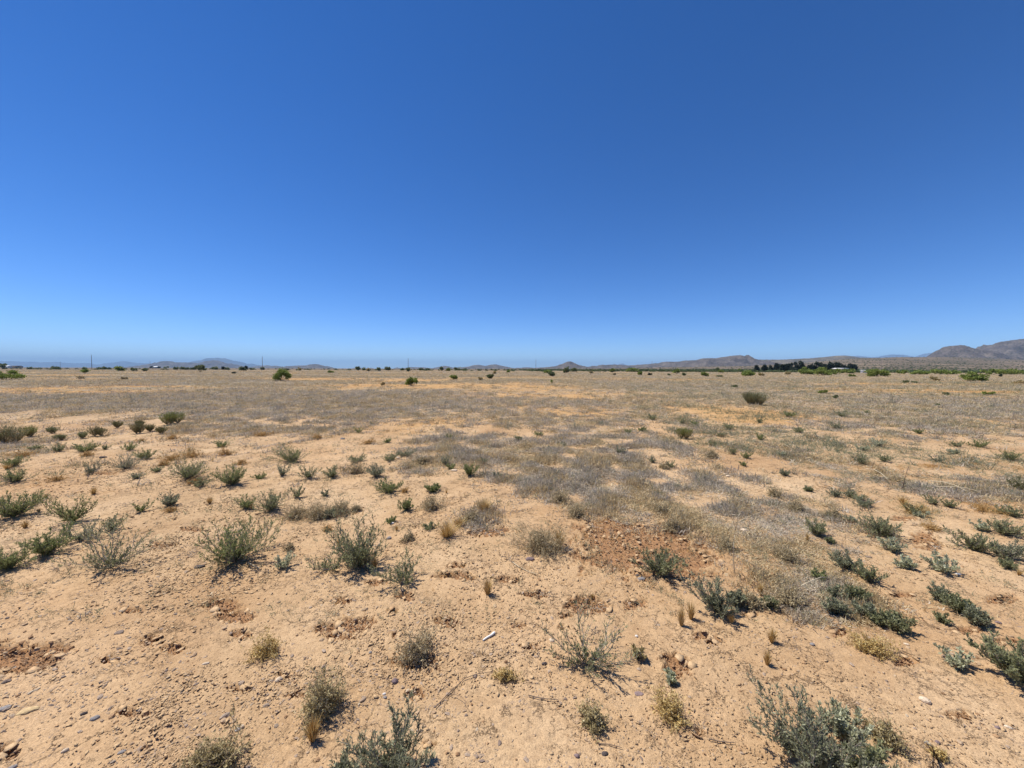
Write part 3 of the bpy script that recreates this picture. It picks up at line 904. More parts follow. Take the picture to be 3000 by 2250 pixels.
MATS_ = [  # (strength, outline in photo pixels) of the mats of dead grey weeds
    (1.0, [(1480, 1340), (1560, 1300), (1700, 1320), (1800, 1350), (1900, 1370), (2010, 1385), (2210, 1415), (2330, 1440), (2420, 1490), (2390, 1545), (2380, 1600), (2425, 1690), (2480, 1745), (2380, 1785), (2260, 1762), (2150, 1705), (2122, 1640), (2075, 1590), (1990, 1535), (1960, 1500), (1850, 1510), (1700, 1512), (1620, 1465), (1500, 1445), (1480, 1390)]),
    (.8, [(1130, 1312), (1210, 1290), (1330, 1272), (1500, 1285), (1660, 1262), (1800, 1258), (1990, 1278), (2080, 1308), (2200, 1345), (2060, 1352), (1900, 1330), (1850, 1362), (1700, 1330), (1560, 1310), (1500, 1390), (1450, 1404), (1390, 1372), (1290, 1368), (1180, 1350)]),
    (1.0, [(-200, 1157), (300, 1152), (800, 1142), (1400, 1150), (1520, 1165), (1400, 1200), (1250, 1232), (1120, 1245), (1000, 1262), (850, 1280), (730, 1268), (640, 1262), (560, 1240), (480, 1208), (200, 1203), (-200, 1212)]),
    (.9, [(2330, 1345), (2420, 1352), (2560, 1370), (2700, 1395), (2860, 1405), (3100, 1430), (3100, 1490), (2900, 1480), (2760, 1470), (2600, 1452), (2480, 1425), (2380, 1395)]),
    (.9, [(2420, 1168), (2700, 1160), (3100, 1170), (3100, 1245), (2900, 1232), (2750, 1212), (2560, 1195)]),
    (.55, [(2320, 1205), (2500, 1200), (2700, 1215), (2900, 1238), (3100, 1250), (3100, 1290), (2800, 1295), (2600, 1285), (2400, 1265)]),
    (.6, [(1480, 1170), (1700, 1165), (1900, 1190), (2010, 1222), (1880, 1240), (1600, 1255), (1400, 1250), (1300, 1245)]),
    (.45, [(2260, 1262), (2420, 1262), (2440, 1275), (2300, 1282)]),
    (.5, [(-200, 1285), (40, 1260), (200, 1290), (260, 1315), (120, 1345), (-200, 1330)]),
    (.5, [(600, 1270), (720, 1262), (800, 1285), (700, 1300), (600, 1290)]),
    (.4, [(2380, 1660), (2500, 1690), (2520, 1740), (2440, 1750)]),
    (.55, [(1290, 1520), (1360, 1495), (1440, 1480), (1450, 1510), (1400, 1560), (1330, 1580), (1290, 1570)]),
]
MATS_ = [(s, poly(p)) for s, p in MATS_]
YELLOW = [poly(p) for p in ([(2480, 1355), (2640, 1362), (2760, 1355), (2860, 1385), (2840, 1400), (2700, 1392), (2560, 1380), (2480, 1372)],
                            [(2820, 1478), (2900, 1475), (3100, 1490), (3100, 1510), (2920, 1508), (2830, 1496)],
                            [(2880, 1345), (3060, 1360), (3060, 1385), (2940, 1375)])]


def cover(N, r):
    """candidate spots, dense near and thinning with distance, sorted into kinds of cover"""
    u = r.uniform(0, 1, N); e = .02
    a, b = 2.3 ** e, 230 ** e
    d = (a + (b - a) * u) ** (1 / e)
    t = r.uniform(-1.42, 1.42, N)
    return d * t, d


rc = np.random.default_rng(21)
NC = 480000
cx_, cy_ = cover(NC, rc)
mat_ = np.zeros(NC)
for _k in range(6):
    jx = cx_ + rc.normal(0, .030, NC) * cy_ + .10 * cy_ ** .75 * vn(cx_ * 1.6, cy_ * 1.6 / (1 + cy_ * .08), 51)
    jy = cy_ + rc.normal(0, .055, NC) * cy_ + .11 * cy_ * vn(cx_ * 1.5 + 9, cy_ * 1.5 / (1 + cy_ * .08), 52)
    mk = np.zeros(NC)
    for s, p in MATS_:
        mk = np.maximum(mk, s * inside(p, jx, jy))
    mat_ += mk / 6
jx = cx_ + .05 * cy_ * vn(cx_ * 2, cy_ * 2, 53); jy = cy_ + .08 * cy_ * vn(cx_ * 2 + 5, cy_ * 2, 54)
yel = np.zeros(NC, bool)
for p in YELLOW:
    yel |= inside(p, jx, jy)
n1 = fbm(cx_ / 1.3, cy_ / 1.6, 61, 3); n2 = fbm(cx_ / 9, cy_ / 5, 62, 3); n3 = fbm(cx_ / .34, cy_ / .38, 63, 2)
nb_ = fbm(cx_ / 38, cy_ / 13, 64, 4)
farw = sstep(9, 26, cy_)
far2 = sstep(20, 40, cy_)
# general thin cover grows with distance; bare orange bands stay
brf = bare_field(cx_, cy_, rc)
bare = np.maximum(sstep(.05, .34, nb_), brf)
gen = .006 + .04 * sstep(3, 8, cy_) * (n1 > .25) + .16 * sstep(6, 11, cy_) * (cx_ / cy_ > .25) * sstep(-.1, .5, n1) + farw * (.34 + .42 * sstep(-.3, .5, n2)) * (1 - .85 * bare) + far2 * .36 * (1 - .9 * bare)
gen = gen * (1 - .8 * brf)
gen = gen * np.where((cy_ < 5.2), np.where(cx_ / cy_ < -.1, .35, .8), 1)
pm = np.clip(mat_ * 1.15, 0, 1) ** 1.3 * np.clip((.80 + .22 * farw) + .9 * n3 * (1 - .7 * farw) + .5 * n1 + .15 * n2, .03, 1)
u0 = rc.uniform(0, 1, NC)
is_mat = u0 < pm
u1 = rc.uniform(0, 1, NC)
is_gen = (~is_mat) & (u1 < gen)
u2 = rc.uniform(0, 1, NC)
pm = pm * (1 - .72 * brf)
is_mat = u0 < pm
# inside the mats straw coloured tufts mingle with grey litter
tanfrac = np.clip(.33 - .20 * farw + .45 * n1 + .9 * fbm(cx_ / .32, cy_ / .36, 67, 2), .03, .95)
k_grey = (is_mat & (u2 > tanfrac)) | (is_gen & (u2 > .72 - .22 * sstep(0, .6, fbm(cx_ / 16, cy_ / 9, 66, 3))))
k_tan = (is_mat & ~k_grey) | (is_gen & ~k_grey & (u2 > .10))
u3 = rc.uniform(0, 1, NC)
k_rust = ((~is_mat) & (~is_gen) & ((yel & (u3 < .55)) | (u3 < .015 + .10 * sstep(.25, .6, n1) * sstep(5, 9, cy_) * (1 - far2) * (cx_ / cy_ < .3) + .07 * farw * bare + .10 * brf)))
k_green = (~is_mat) & (~k_rust) & (rc.uniform(0, 1, NC) < .006 + .12 * (cx_ / cy_ > .3) * sstep(3.5, 7, cy_) * (1 - sstep(40, 80, cy_)) * (n1 > -.1) + .012 * sstep(5, 12, cy_) * (n2 > .2)) \
    | (is_mat & (rc.uniform(0, 1, NC) < .035 + .035 * (cx_ / cy_ > .4)))


def wisp(seed, mat, n=16, flat=.5, curl=.5, leafy=0, wd=.012, ls=1.0):
    """a tangle of dry stems about one unit across"""
    r = np.random.default_rng(seed)
    b = MB()
    p0 = r.normal(0, .30, (n, 3)) * np.array([1, 1, .02]); p0[:, 2] = np.abs(p0[:, 2])
    d = unit(np.stack([r.normal(size=n), r.normal(size=n), np.abs(r.normal(0, flat, n)) + .06], 1))
    L = ls * r.uniform(.25, .80, n)[:, None]
    mid = p0 + d * L * .5 + r.normal(0, .07, (n, 3)); tip = p0 + d * L + r.normal(0, .10, (n, 3)) - np.array([0, 0, .10]) * curl
    mid[:, 2] = np.maximum(mid[:, 2], .02); tip[:, 2] = np.maximum(tip[:, 2], .01)
    s = unit(np.cross(d, r.normal(size=(n, 3)))) * wd * r.uniform(.6, 1.5, n)[:, None]
    V = np.stack([p0 - s, p0 + s, mid + s, mid - s, tip], 1)
    i5 = np.arange(n)[:, None] * 5
    b.add(V.reshape(-1, 3), q=i5 + np.array([0, 1, 2, 3]), t=i5 + np.array([3, 2, 4]), tint=np.repeat(np.clip(r.normal(.5, .38, n), 0, 1), 5))
    if leafy:
        k = r.integers(0, n, leafy); f = r.uniform(.2, 1, leafy)[:, None]
        leaves(b, p0[k] * (1 - f) + tip[k] * f + r.normal(0, .03, (leafy, 3)) * np.array([1, 1, .3]), r.normal(size=(leafy, 3)), r.uniform(.06, .13, leafy), .035, np.clip(r.normal(.55, .22, leafy), 0, 1), r=r)
    return b.mesh('wisp', mat)


def spread(mask, size, zs, r):
    x, y = cx_[mask], cy_[mask]
    n = len(x)
    z = gz(x, y) - .004
    s = size * (y / 4) ** .62 * r.uniform(.6, 1.35, n)
    dome = .55 + .9 * sstep(-.3, .6, n3[mask])
    SC = np.stack([s, s, s * zs * dome * r.uniform(.7, 1.3, n) * (4 / np.maximum(y, 4)) ** .22], 1)
    RO = np.stack([np.zeros(n), np.zeros(n), r.uniform(0, 6.28, n)], 1)
    return np.stack([x, y, z], 1), SC, RO


V_ = [wisp(100 + k, M['greymat'], 17, .9, .15, 18, .026, .85) for k in range(7)]
scatter('grey_weed_litter', 'mats of dead grey weed stems lying over the sandy soil', 'dead weeds', *spread(k_grey, .098, .80, rc), rc.integers(0, 7, k_grey.sum()), V_)
V_ = [wisp(120 + k, M['tanmat'], 16, 1.2, .1, 16, .026, .9) for k in range(7)]
scatter('straw_weed_cover', 'low straw coloured dry weeds mingled through the grey mats', 'dry weeds', *spread(k_tan, .092, 1.0, rc), rc.integers(0, 7, k_tan.sum()), V_)
V_ = [wisp(140 + k, M['rustmat'], 14, .4, .3, 12, .011) for k in range(5)]
scatter('rust_weed_cover', 'thin rust and yellow dry weeds dotted over bare orange soil', 'dry weeds', *spread(k_rust, .085, .6, rc), rc.integers(0, 5, k_rust.sum()), V_)
V_ = [wisp(160 + k, M['greenmat'], 12, 1.0, .1, 44, .010) for k in range(5)]
scatter('green_sprig_cover', 'tiny grey green sprigs scattered over the plain', 'sprigs', *spread(k_green, .11, 1.0, rc), rc.integers(0, 5, k_green.sum()), V_)


# far scrub on the plain's edge and the slope under the hills
def shrub_clump(seed, mat):
    r = np.random.default_rng(seed)
    b = MB(); n = 60
    dr = unit(r.normal(size=(n, 3)) + np.array([0, 0, .35])); dr[:, 2] = np.abs(dr[:, 2])
    p = dr * (r.uniform(.3, 1, n) ** .6)[:, None] * np.array([.5, .5, .8])
    leaves(b, p, r.normal(size=(n, 3)) + np.array([0, 0, .5]), r.uniform(.22, .42, n), .16, np.clip(r.normal(.5, .2, n) + .3 * (p[:, 2] - .4), 0, 1), r=r)
    return b.mesh('clump', mat)


rs = np.random.default_rng(77)
N2 = 42000
dd = np.exp(rs.uniform(math.log(240), math.log(2300), N2)); tt = rs.uniform(-1.4, 1.42, N2)
xx, yy = dd * tt, dd
dens = np.interp(tt, [-1.4, -.6, -.1, .1, .5, .7, .9, 1.42], [.012, .015, .03, .16, .36, .42, .50, .45]) * (1 - .55 * sstep(700, 1900, yy))
dens = np.maximum(dens, .75 * ((tt > .0) & (yy > 380) & (yy < 760)) * sstep(-.05, .12, tt) * (tt < .95))
dens *= np.clip(.75 + .7 * fbm(xx / 160, yy / 240, 71, 3), .1, 1.3)
kk = rs.uniform(0, 1, N2) < dens
xx, yy = xx[kk], yy[kk]
sz = rs.uniform(1.2, 3.0, len(xx)) * (1 + .3 * sstep(800, 2000, yy))
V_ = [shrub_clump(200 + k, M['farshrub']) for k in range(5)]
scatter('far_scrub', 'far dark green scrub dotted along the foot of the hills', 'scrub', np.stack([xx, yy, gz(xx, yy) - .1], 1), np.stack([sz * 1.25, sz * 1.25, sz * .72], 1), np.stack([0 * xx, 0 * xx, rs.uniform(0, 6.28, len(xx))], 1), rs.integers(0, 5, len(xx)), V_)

# ------------------------------------------------------------------ gravel, clods, crust flakes
rg = np.random.default_rng(33)
NG = 95000
u = rg.uniform(0, 1, NG); e = -.55
d = (1.25 ** e + (11 ** e - 1.25 ** e) * u) ** (1 / e); t = rg.uniform(-1.42, 1.42, NG)
gx, gy = d * t, d
cl = fbm(gx * 2.2, gy * 2.2, 81, 3)
pk = np.interp(t, [-1.4, -.6, -.15, .2, .6, 1.4], [1, .95, .7, .48, .30, .26]) * np.clip(.42 + 1.0 * cl, .06, 1)
keep = rg.uniform(0, 1, NG) < pk * .8
gx, gy = gx[keep], gy[keep]
n = len(gx)
s = np.minimum(.0021 * rg.uniform(.02, 1, n) ** -.45, .010) * (gy / 2) ** .25
V_ = [rock_mesh('pebble', 300 + k, M['stone'], 1, .75 + .1 * (k % 3), .45 + .12 * (k % 2), 1, .2) for k in range(7)]
scatter('gravel', 'fine mixed gravel strewn over the cracked sandy crust', 'gravel', np.stack([gx, gy, gz(gx, gy) + s * .12], 1), np.stack([s * rg.uniform(.8, 1.7, n), s, s * rg.uniform(.7, 1.2, n)], 1),
        np.stack([rg.normal(0, .2, n), rg.normal(0, .2, n), rg.uniform(0, 6.28, n)], 1), rg.integers(0, 7, n), V_)

# crumbs of soil in and around the broken crust
NK = 150000
u = rg.uniform(0, 1, NK); d = (1.4 ** -.5 + (12 ** -.5 - 1.4 ** -.5) * u) ** -2; t = rg.uniform(-1.4, 1.4, NK)
kx, ky = d * t, d
pf2 = patch_field(kx, ky)
kp = rg.uniform(0, 1, NK) < np.where(pf2 > -.25, .75 * sstep(-.3, .15, pf2), .016)
kx, ky, pf2 = kx[kp], ky[kp], pf2[kp]
n = len(kx)
s = np.minimum(.0032 * rg.uniform(.03, 1, n) ** -.45, .014) * (ky / 2.5) ** .3
V_ = [rock_mesh('clod', 340 + k, M['clod'], 1, .85, .65, 1, .3) for k in range(4)] + [flake_mesh('flake', 350 + k, M['clod']) for k in range(3)]
scatter('soil_crumbs', 'brown crumbs of soil where the crust has broken', 'soil crumbs', np.stack([kx, ky, gz(kx, ky) - .014 * sstep(0, .2, pf2) + s * .25], 1), np.stack([s, s, s * .9], 1),
        np.stack([rg.normal(0, .35, n), rg.normal(0, .35, n), rg.uniform(0, 6.28, n)], 1), rg.integers(0, 7, n), V_)

NF = 130000
u = rg.uniform(0, 1, NF); d = (1.3 ** -.45 + (13 ** -.45 - 1.3 ** -.45) * u) ** (1 / -.45); t = rg.uniform(-1.42, 1.42, NF)
kx, ky = d * t, d
pr = np.interp(t, [-1.4, -.6, 0, .4, 1.4], [.8, .8, .55, .35, .35]) * np.clip(.22 + 1.3 * fbm(kx * 1.4, ky * 1.4, 91, 3), .02, 1)
kp = rg.uniform(0, 1, NF) < pr
kx, ky = kx[kp], ky[kp]; n = len(kx)
s = np.minimum(.0046 * rg.uniform(.05, 1, n) ** -.42, .018) * (ky / 2.5) ** .4 * np.interp(kx / ky, [-1.4, 0, 1.4], [1.15, 1, .85])
M['chip'] = stone_mat('crust_chip', [(0.0, (.46, .31, .17)), (.6, (.54, .375, .21)), (1.0, (.40, .27, .155))])
V_ = [flake_mesh('chip', 400 + k, M['chip']) for k in range(5)]
scatter('crust_chips', 'thin chips of dried crust lifting off the sandy ground', 'crust chips', np.stack([kx, ky, gz(kx, ky) + s * .18], 1), np.stack([s, s * .8, s * 1.1], 1),
        np.stack([rg.normal(0, .36, n), rg.normal(0, .36, n), rg.uniform(0, 6.28, n)], 1), rg.integers(0, 5, n), V_)

M['flake'] = stone_mat('crust_flake', [(0.0, (.50, .335, .18)), (.6, (.55, .38, .215)), (1.0, (.42, .265, .14))])
FL = [flake_mesh('soil_flake', 360 + k, M['flake']) for k in range(8)]
cand = []
for q, (cx0, cy0, a, b, sh) in enumerate(PW):
    m_ = int(np.clip(a * b * 600, 3, 26))
    for k in range(m_):
        an = rg.uniform(0, 6.28); rr0 = rg.uniform(.55, 1.25) if q else rg.uniform(.2, 1.2)
        dy = math.sin(an) * b * rr0; dx = math.cos(an) * a * rr0 + sh * dy
        cand.append((cx0 + dx, cy0 + dy, min(.042, .016 * rg.uniform(.25, 1) ** -.55)))
cand.sort(key=lambda c: -c[2] / c[1])
for k, (x, y, s) in enumerate(cand[:290]):
    link('soil_flake', FL[k % 8], ground, (x, y, gz1(x, y) + s * .10 - .004), (rg.normal(0, .28), rg.normal(0, .28), rg.uniform(0, 6.28)), (s, s, s))

ST = [rock_mesh('stone', 380 + k, M['stone'], 1, .62 + .12 * (k % 4), .38 + .1 * (k % 3), 2, .16) for k in range(9)]
k = 0
while k < 290:
    t, d = rg.uniform(-1.4, 1.4), (1.3 ** -.8 + (7.5 ** -.8 - 1.3 ** -.8) * rg.uniform()) ** (1 / -.8)
    if rg.uniform() > np.interp(t, [-1.4, -.5, 0, .5, 1.4], [1, .9, .6, .32, .3]):
        continue
    s = min(.0068 * rg.uniform(.08, 1) ** -.42, .017) * (d / 2) ** .35
    x, y = t * d, d
    link('stone', ST[k % 9], ground, (x, y, gz1(x, y) + s * .12), (rg.normal(0, .12), rg.normal(0, .12), rg.uniform(0, 6.28)), (s * rg.uniform(.8, 1.4), s, s))
    k += 1
# ------------------------------------------------------------------ near plants, one by one
SG = 'grey-green shrubs on the sandy ground'
# the largest, nearest ones
sprig_shrub('desert_shrub', 'lone open grey-green shrub with one upright stem and sprawling low branches on bare soil', 1715, 1945, 245, 158, nb=11, tw=12, lf=7, ll=.014, lean=(.0, 0), spread=(2, 84), curl=.16, leaf='sage', seed=12)
sprig_shrub('desert_shrub', 'blue-grey narrow-leaved shrub cut by the bottom edge, right of the straw tuft', 1150, 2290, 235, 275, nb=15, tw=12, lf=13, ll=.015, lw=.2, leaf='blue', spread=(6, 62), curl=.4)
sprig_shrub('desert_shrub', 'small blue-grey sprig at the bottom edge beside the big narrow-leaved shrub', 1005, 2258, 75, 60, nb=6, tw=7, leaf='blue')
sprig_shrub('desert_shrub', 'largest blue-grey sprawling shrub at the bottom edge, with yellow bits inside', 2400, 2235, 290, 215, nb=26, tw=11, lf=11, ll=.014, leaf='blue', spread=(8, 76), curl=.35, lean=(-.25, .1))
sprig_shrub('desert_shrub', 'pale silvery sprig rising behind the largest bottom-edge shrub', 2470, 2150, 120, 105, nb=9, tw=9, lf=12, ll=.015, lw=.34, leaf='silver', spread=(10, 62))
sprig_shrub('desert_shrub', 'green-grey low shrub at the bottom edge against the right side of the largest shrub', 2535, 2262, 135, 100, nb=14, tw=9, lf=11, ll=.014, leaf='sage', spread=(6, 60))
sprig_shrub('desert_shrub', 'dense dark shrub cut by the right edge above the pale egg-shaped stone', 2985, 1990, 180, 125, nb=22, tw=10, lf=12, leaf='sage', spread=(6, 68), lean=(-.3, 0))
sprig_shrub('desert_shrub', 'widest green shrub with long arching stems and a dark dead stem, behind a dark slab', 690, 1638, 295, 132, nb=24, tw=11, lf=11, leaf='olive', spread=(5, 80), curl=.55, dead=.12)
sprig_shrub('desert_shrub', 'tall dense grey-green shrub beside a straw tuft and a flat grey stone', 1055, 1655, 170, 150, nb=26, tw=10, lf=12, leaf='sage', spread=(4, 64), lean=(-.12, .1))
sprig_shrub('desert_shrub', 'low twiggy grey-green branches sprawling left from the tall dense shrub', 965, 1662, 120, 62, nb=7, tw=9, lf=8, leaf='sage', spread=(30, 82))
sprig_shrub('desert_shrub', 'open shrub with one long stem leaning left, below the tall dense shrub', 1178, 1712, 140, 118, nb=8, tw=10, lf=9, leaf='sage', spread=(8, 74), curl=.25, lean=(-.2, .1))
sprig_shrub('desert_shrub', 'shrub with a bare central stem and wide thin side branches, above the two grey slabs', 322, 1662, 205, 155, nb=11, tw=11, lf=10, leaf='sage', spread=(4, 80), curl=.35)
sprig_shrub('desert_shrub', 'feathery green shrub with a pointed middle stem, left of the bare-stemmed shrub', 141, 1622, 125, 88, nb=14, tw=11, lf=12, leaf='olive', spread=(4, 66))
sprig_shrub('desert_shrub', 'dark green bushy shrub above the lower grey foliage', 212, 1528, 155, 92, nb=20, tw=10, lf=11, leaf='olive', spread=(6, 72), wood='darkwood')
sprig_shrub('desert_shrub', 'pale grey low shrub spreading in front of the dark green bushy one', 242, 1580, 145, 56, nb=14, tw=9, lf=9, leaf='blue', spread=(24, 80))
sprig_shrub('desert_shrub', 'small sprig standing right behind the pale grey low shrub', 325, 1550, 70, 52, nb=7, tw=8, leaf='sage')
sprig_shrub('desert_shrub', 'wide dark green shrub at the left edge with long upright stems', 42, 1513, 150, 88, nb=24, tw=10, lf=12, leaf='olive', spread=(5, 68))
sprig_shrub('desert_shrub', 'yellow-flecked green shrub cut by the left edge', 18, 1668, 140, 84, nb=20, tw=9, lf=10, leaf='olive', spread=(5, 70))
sprig_shrub('desert_shrub', 'grey-green shrub with tall left stems at the corner of the dead weed mat', 2105, 1798, 135, 122, nb=14, tw=11, lf=12, leaf='blue', spread=(4, 58), lean=(-.15, .1))
sprig_shrub('desert_shrub', 'dense rounded clump touching the right of the tall-stemmed corner shrub', 2153, 1772, 48, 46, nb=14, tw=8, lf=12, leaf='blue', spread=(4, 50))
sprig_shrub('desert_shrub', 'green-grey shrub growing at the front of the reddish broken soil', 1937, 1688, 125, 84, nb=18, tw=10, lf=11, leaf='sage', spread=(5, 72))
sprig_shrub('desert_shrub', 'broad dark grey-green cushion shrub on bare sand above a silvery plant', 2587, 1570, 105, 60, nb=24, tw=9, lf=12, leaf='sage', spread=(8, 74), lean=(-.1, 0))
sprig_shrub('desert_shrub', 'dark shrub at the right flank of the dead weed mat', 2393, 1574, 55, 50, nb=14, tw=8, leaf='sage', spread=(5, 60))
sprig_shrub('desert_shrub', 'shrub on sand just right of the weed mat with a dry straw patch behind it', 2475, 1668, 66, 56, nb=12, tw=9, leaf='blue', spread=(6, 64))
sprig_shrub('desert_shrub', 'lower of two shrubs trailing off the right of the weed mat', 2540, 1703, 84, 52, nb=13, tw=9, leaf='sage', spread=(8, 70))
sprig_shrub('desert_shrub', 'upper dark clump of a diagonal chain running to the lower right', 2512, 1760, 78, 46, nb=16, tw=8, lf=10, leaf='sage', spread=(8, 68))
sprig_shrub('desert_shrub', 'middle clump of the diagonal chain, with yellow bits', 2530, 1803, 60, 44, nb=12, tw=8, leaf='blue', spread=(8, 66))
sprig_shrub('desert_shrub', 'low clump in the diagonal chain next to its upright end', 2580, 1828, 74, 36, nb=12, tw=8, leaf='sage', spread=(20, 74))
sprig_shrub('desert_shrub', 'upright end clump of the diagonal chain on open sand', 2627, 1845, 66, 58, nb=14, tw=9, leaf='sage', spread=(5, 62))
sprig_shrub('desert_shrub', 'clump below the right tip of the weed mat, beside a bleached branch', 2450, 1797, 60, 48, nb=13, tw=8, leaf='blue', spread=(6, 64))
sprig_shrub('desert_shrub', 'narrow upright clump at the right tip of the weed mat', 2446, 1756, 30, 44, nb=8, tw=8, leaf='blue', spread=(3, 40))
sprig_shrub('desert_shrub', 'upper clump of the slanting row on the open sand at right', 2762, 1765, 56, 42, nb=14, tw=8, leaf='blue', spread=(8, 64))
sprig_shrub('desert_shrub', 'middle clump of the slanting row on the open sand at right', 2806, 1792, 66, 46, nb=16, tw=8, leaf='sage', spread=(8, 66))
sprig_shrub('desert_shrub', 'lowest clump of the slanting row on the open sand at right', 2865, 1832, 72, 52, nb=16, tw=8, leaf='blue', spread=(8, 66))
sprig_shrub('desert_shrub', 'tiny grey-green tuft left below the slanting row', 2760, 1823, 32, 26, nb=7, tw=6, leaf='sage')
sprig_shrub('desert_shrub', 'grey-green shrub near the right edge above the long low row', 2942, 1574, 72, 50, nb=15, tw=8, leaf='sage', spread=(6, 66))
sprig_shrub('desert_shrub', 'left part of the long low row of shrubs by the right edge', 2852, 1615, 112, 60, nb=18, tw=9, leaf='sage', spread=(8, 74))
sprig_shrub('desert_shrub', 'right part of the long low row of shrubs by the right edge', 2945, 1640, 115, 56, nb=20, tw=9, leaf='blue', spread=(8, 72))
sprig_shrub('desert_shrub', 'dark low clump below the long row of shrubs by the right edge', 2955, 1670, 52, 28, nb=10, tw=7, leaf='sage')
sprig_shrub('desert_shrub', 'green sprig at the edge of the mat right of the tall dry stalk', 2400, 1700, 34, 34, nb=7, tw=7, leaf='olive')
sprig_shrub('desert_shrub', 'round blue-grey bud-like clump, left one of a little row under the mat', 2216, 1773, 18, 22, nb=9, tw=6, leaf='blue', spread=(2, 42))
sprig_shrub('desert_shrub', 'slim blue-grey clump in the middle of a little row under the mat', 2232, 1773, 13, 20, nb=7, tw=6, leaf='blue', spread=(2, 36))
sprig_shrub('desert_shrub', 'leafier blue-grey clump at the right of a little row under the mat', 2258, 1780, 36, 33, nb=12, tw=7, leaf='sage', spread=(3, 55))
sprig_shrub('desert_shrub', 'small dark clump with a dark root, right flank of the mat', 2431, 1597, 24, 22, nb=7, tw=6, leaf='sage')
sprig_shrub('desert_shrub', 'thin open sprig with a fine stem below the widest green shrub', 831, 1655, 64, 42, nb=7, tw=8, lf=8, ll=.016, lw=.4, leaf='silver', spread=(10, 66))
sprig_shrub('desert_shrub', 'grey-green bush left of the tan dry mounds', 795, 1490, 100, 68, nb=18, tw=9, leaf='sage', spread=(5, 66))
sprig_shrub('desert_shrub', 'dark little bush beside a straw tuft, left of the tan dry mounds', 722, 1487, 66, 40, nb=12, tw=8, leaf='olive', spread=(6, 66))
sprig_shrub('desert_shrub', 'two-armed sprig behind the tan dry mounds', 872, 1456, 50, 34, nb=8, tw=7, leaf='sage', spread=(10, 60))
sprig_shrub('desert_shrub', 'tiny pale sprig on bare crust above the tan dry mounds', 953, 1450, 28, 20, nb=5, tw=6, leaf='blue')
sprig_shrub('desert_shrub', 'spiky green bush in the middle of the bare ground above the stony crust', 1140, 1438, 76, 58, nb=18, tw=9, leaf='olive', spread=(4, 60))
sprig_shrub('desert_shrub', 'dense dark ball-shaped bush with a round shadow', 1270, 1440, 36, 34, nb=18, tw=8, lf=12, leaf='olive', wood='darkwood', spread=(3, 56))
sprig_shrub('desert_shrub', 'dense dark upright bush left of the weed mat', 1376, 1398, 58, 40, nb=22, tw=8, lf=12, leaf='olive', wood='darkwood', spread=(3, 58))
sprig_shrub('desert_shrub', 'fan-shaped bush alone on stony crust under the far mat', 855, 1353, 108, 50, nb=22, tw=9, leaf='olive', spread=(5, 74))
sprig_shrub('desert_shrub', 'rounded shrub left of its twin on the stony crust', 1045, 1353, 62, 36, nb=15, tw=8, leaf='sage', spread=(6, 66))
sprig_shrub('desert_shrub', 'rounded shrub right of its twin, beside a pale rock', 1142, 1350, 54, 30, nb=13, tw=8, leaf='sage', spread=(8, 66))
sprig_shrub('desert_shrub', 'grey shrub at the left tip of the middle weed mat', 1188, 1338, 58, 32, nb=15, tw=8, leaf='blue', spread=(6, 64))
sprig_shrub('desert_shrub', 'sprig above the fan-shaped bush, at the lower rim of the far mat', 1050, 1268, 40, 17, nb=9, tw=6, leaf='olive')
sprig_shrub('desert_shrub', 'small low sprig above the left tip of the middle mat', 1136, 1298, 34, 15, nb=9, tw=6, leaf='olive')
sprig_shrub('desert_shrub', 'little sprig on orange soil over the middle mat', 1314, 1286, 23, 15, nb=7, tw=6, leaf='olive')
sprig_shrub('desert_shrub', 'dark left clump of the low hedge-like row on stony crust', 905, 1404, 68, 40, nb=17, tw=8, leaf='sage', spread=(6, 68))
sprig_shrub('desert_shrub', 'middle clump of the low hedge-like row on stony crust', 972, 1397, 70, 32, nb=16, tw=8, leaf='sage', spread=(8, 70))
sprig_shrub('desert_shrub', 'greyest clump at the left end of the low hedge-like row', 828, 1396, 56, 38, nb=12, tw=8, leaf='blue', spread=(8, 70))
sprig_shrub('desert_shrub', 'right clump of the low hedge-like row, above the spiky bush', 1100, 1395, 66, 42, nb=16, tw=8, leaf='blue', spread=(6, 66))
sprig_shrub('desert_shrub', 'grey shrub standing inside the left part of the middle mat', 1303, 1362, 50, 36, nb=14, tw=8, leaf='blue', spread=(5, 60))
sprig_shrub('desert_shrub', 'short sprig beside a flat pale rock inside the middle mat', 1322, 1374, 28, 18, nb=8, tw=6, leaf='olive')
sprig_shrub('desert_shrub', 'small blue-grey sprig inside the mat above the dark upright bush', 1415, 1358, 24, 17, nb=8, tw=6, leaf='blue')
sprig_shrub('desert_shrub', 'small blue-grey sprig right of the dark upright bush', 1455, 1402, 25, 19, nb=8, tw=6, leaf='blue')
sprig_shrub('desert_shrub', 'sprig at the right end of the wide double bush, left part of the stony crust', 762, 1405, 34, 26, nb=8, tw=7, leaf='olive')
sprig_shrub('desert_shrub', 'left half of the double green bush with orange weeds below', 556, 1408, 112, 60, nb=26, tw=9, leaf='olive', spread=(4, 70))
sprig_shrub('desert_shrub', 'low grey spray hanging in front of the double green bush', 588, 1428, 56, 32, nb=9, tw=8, leaf='sage', spread=(12, 76))
sprig_shrub('desert_shrub', 'right half of the double green bush', 680, 1423, 122, 60, nb=28, tw=9, leaf='olive', spread=(5, 70))
sprig_shrub('desert_shrub', 'light green sprig at the lower rim of the far mat, above the double bush', 650, 1306, 56, 27, nb=14, tw=7, leaf='olive', spread=(6, 66))
sprig_shrub('desert_shrub', 'left of two small sprigs below the double bush', 413, 1497, 58, 38, nb=9, tw=8, leaf='olive', spread=(8, 68))
sprig_shrub('desert_shrub', 'right of two small sprigs below the double bush, greyer', 500, 1481, 58, 40, nb=11, tw=8, leaf='blue', spread=(6, 62))
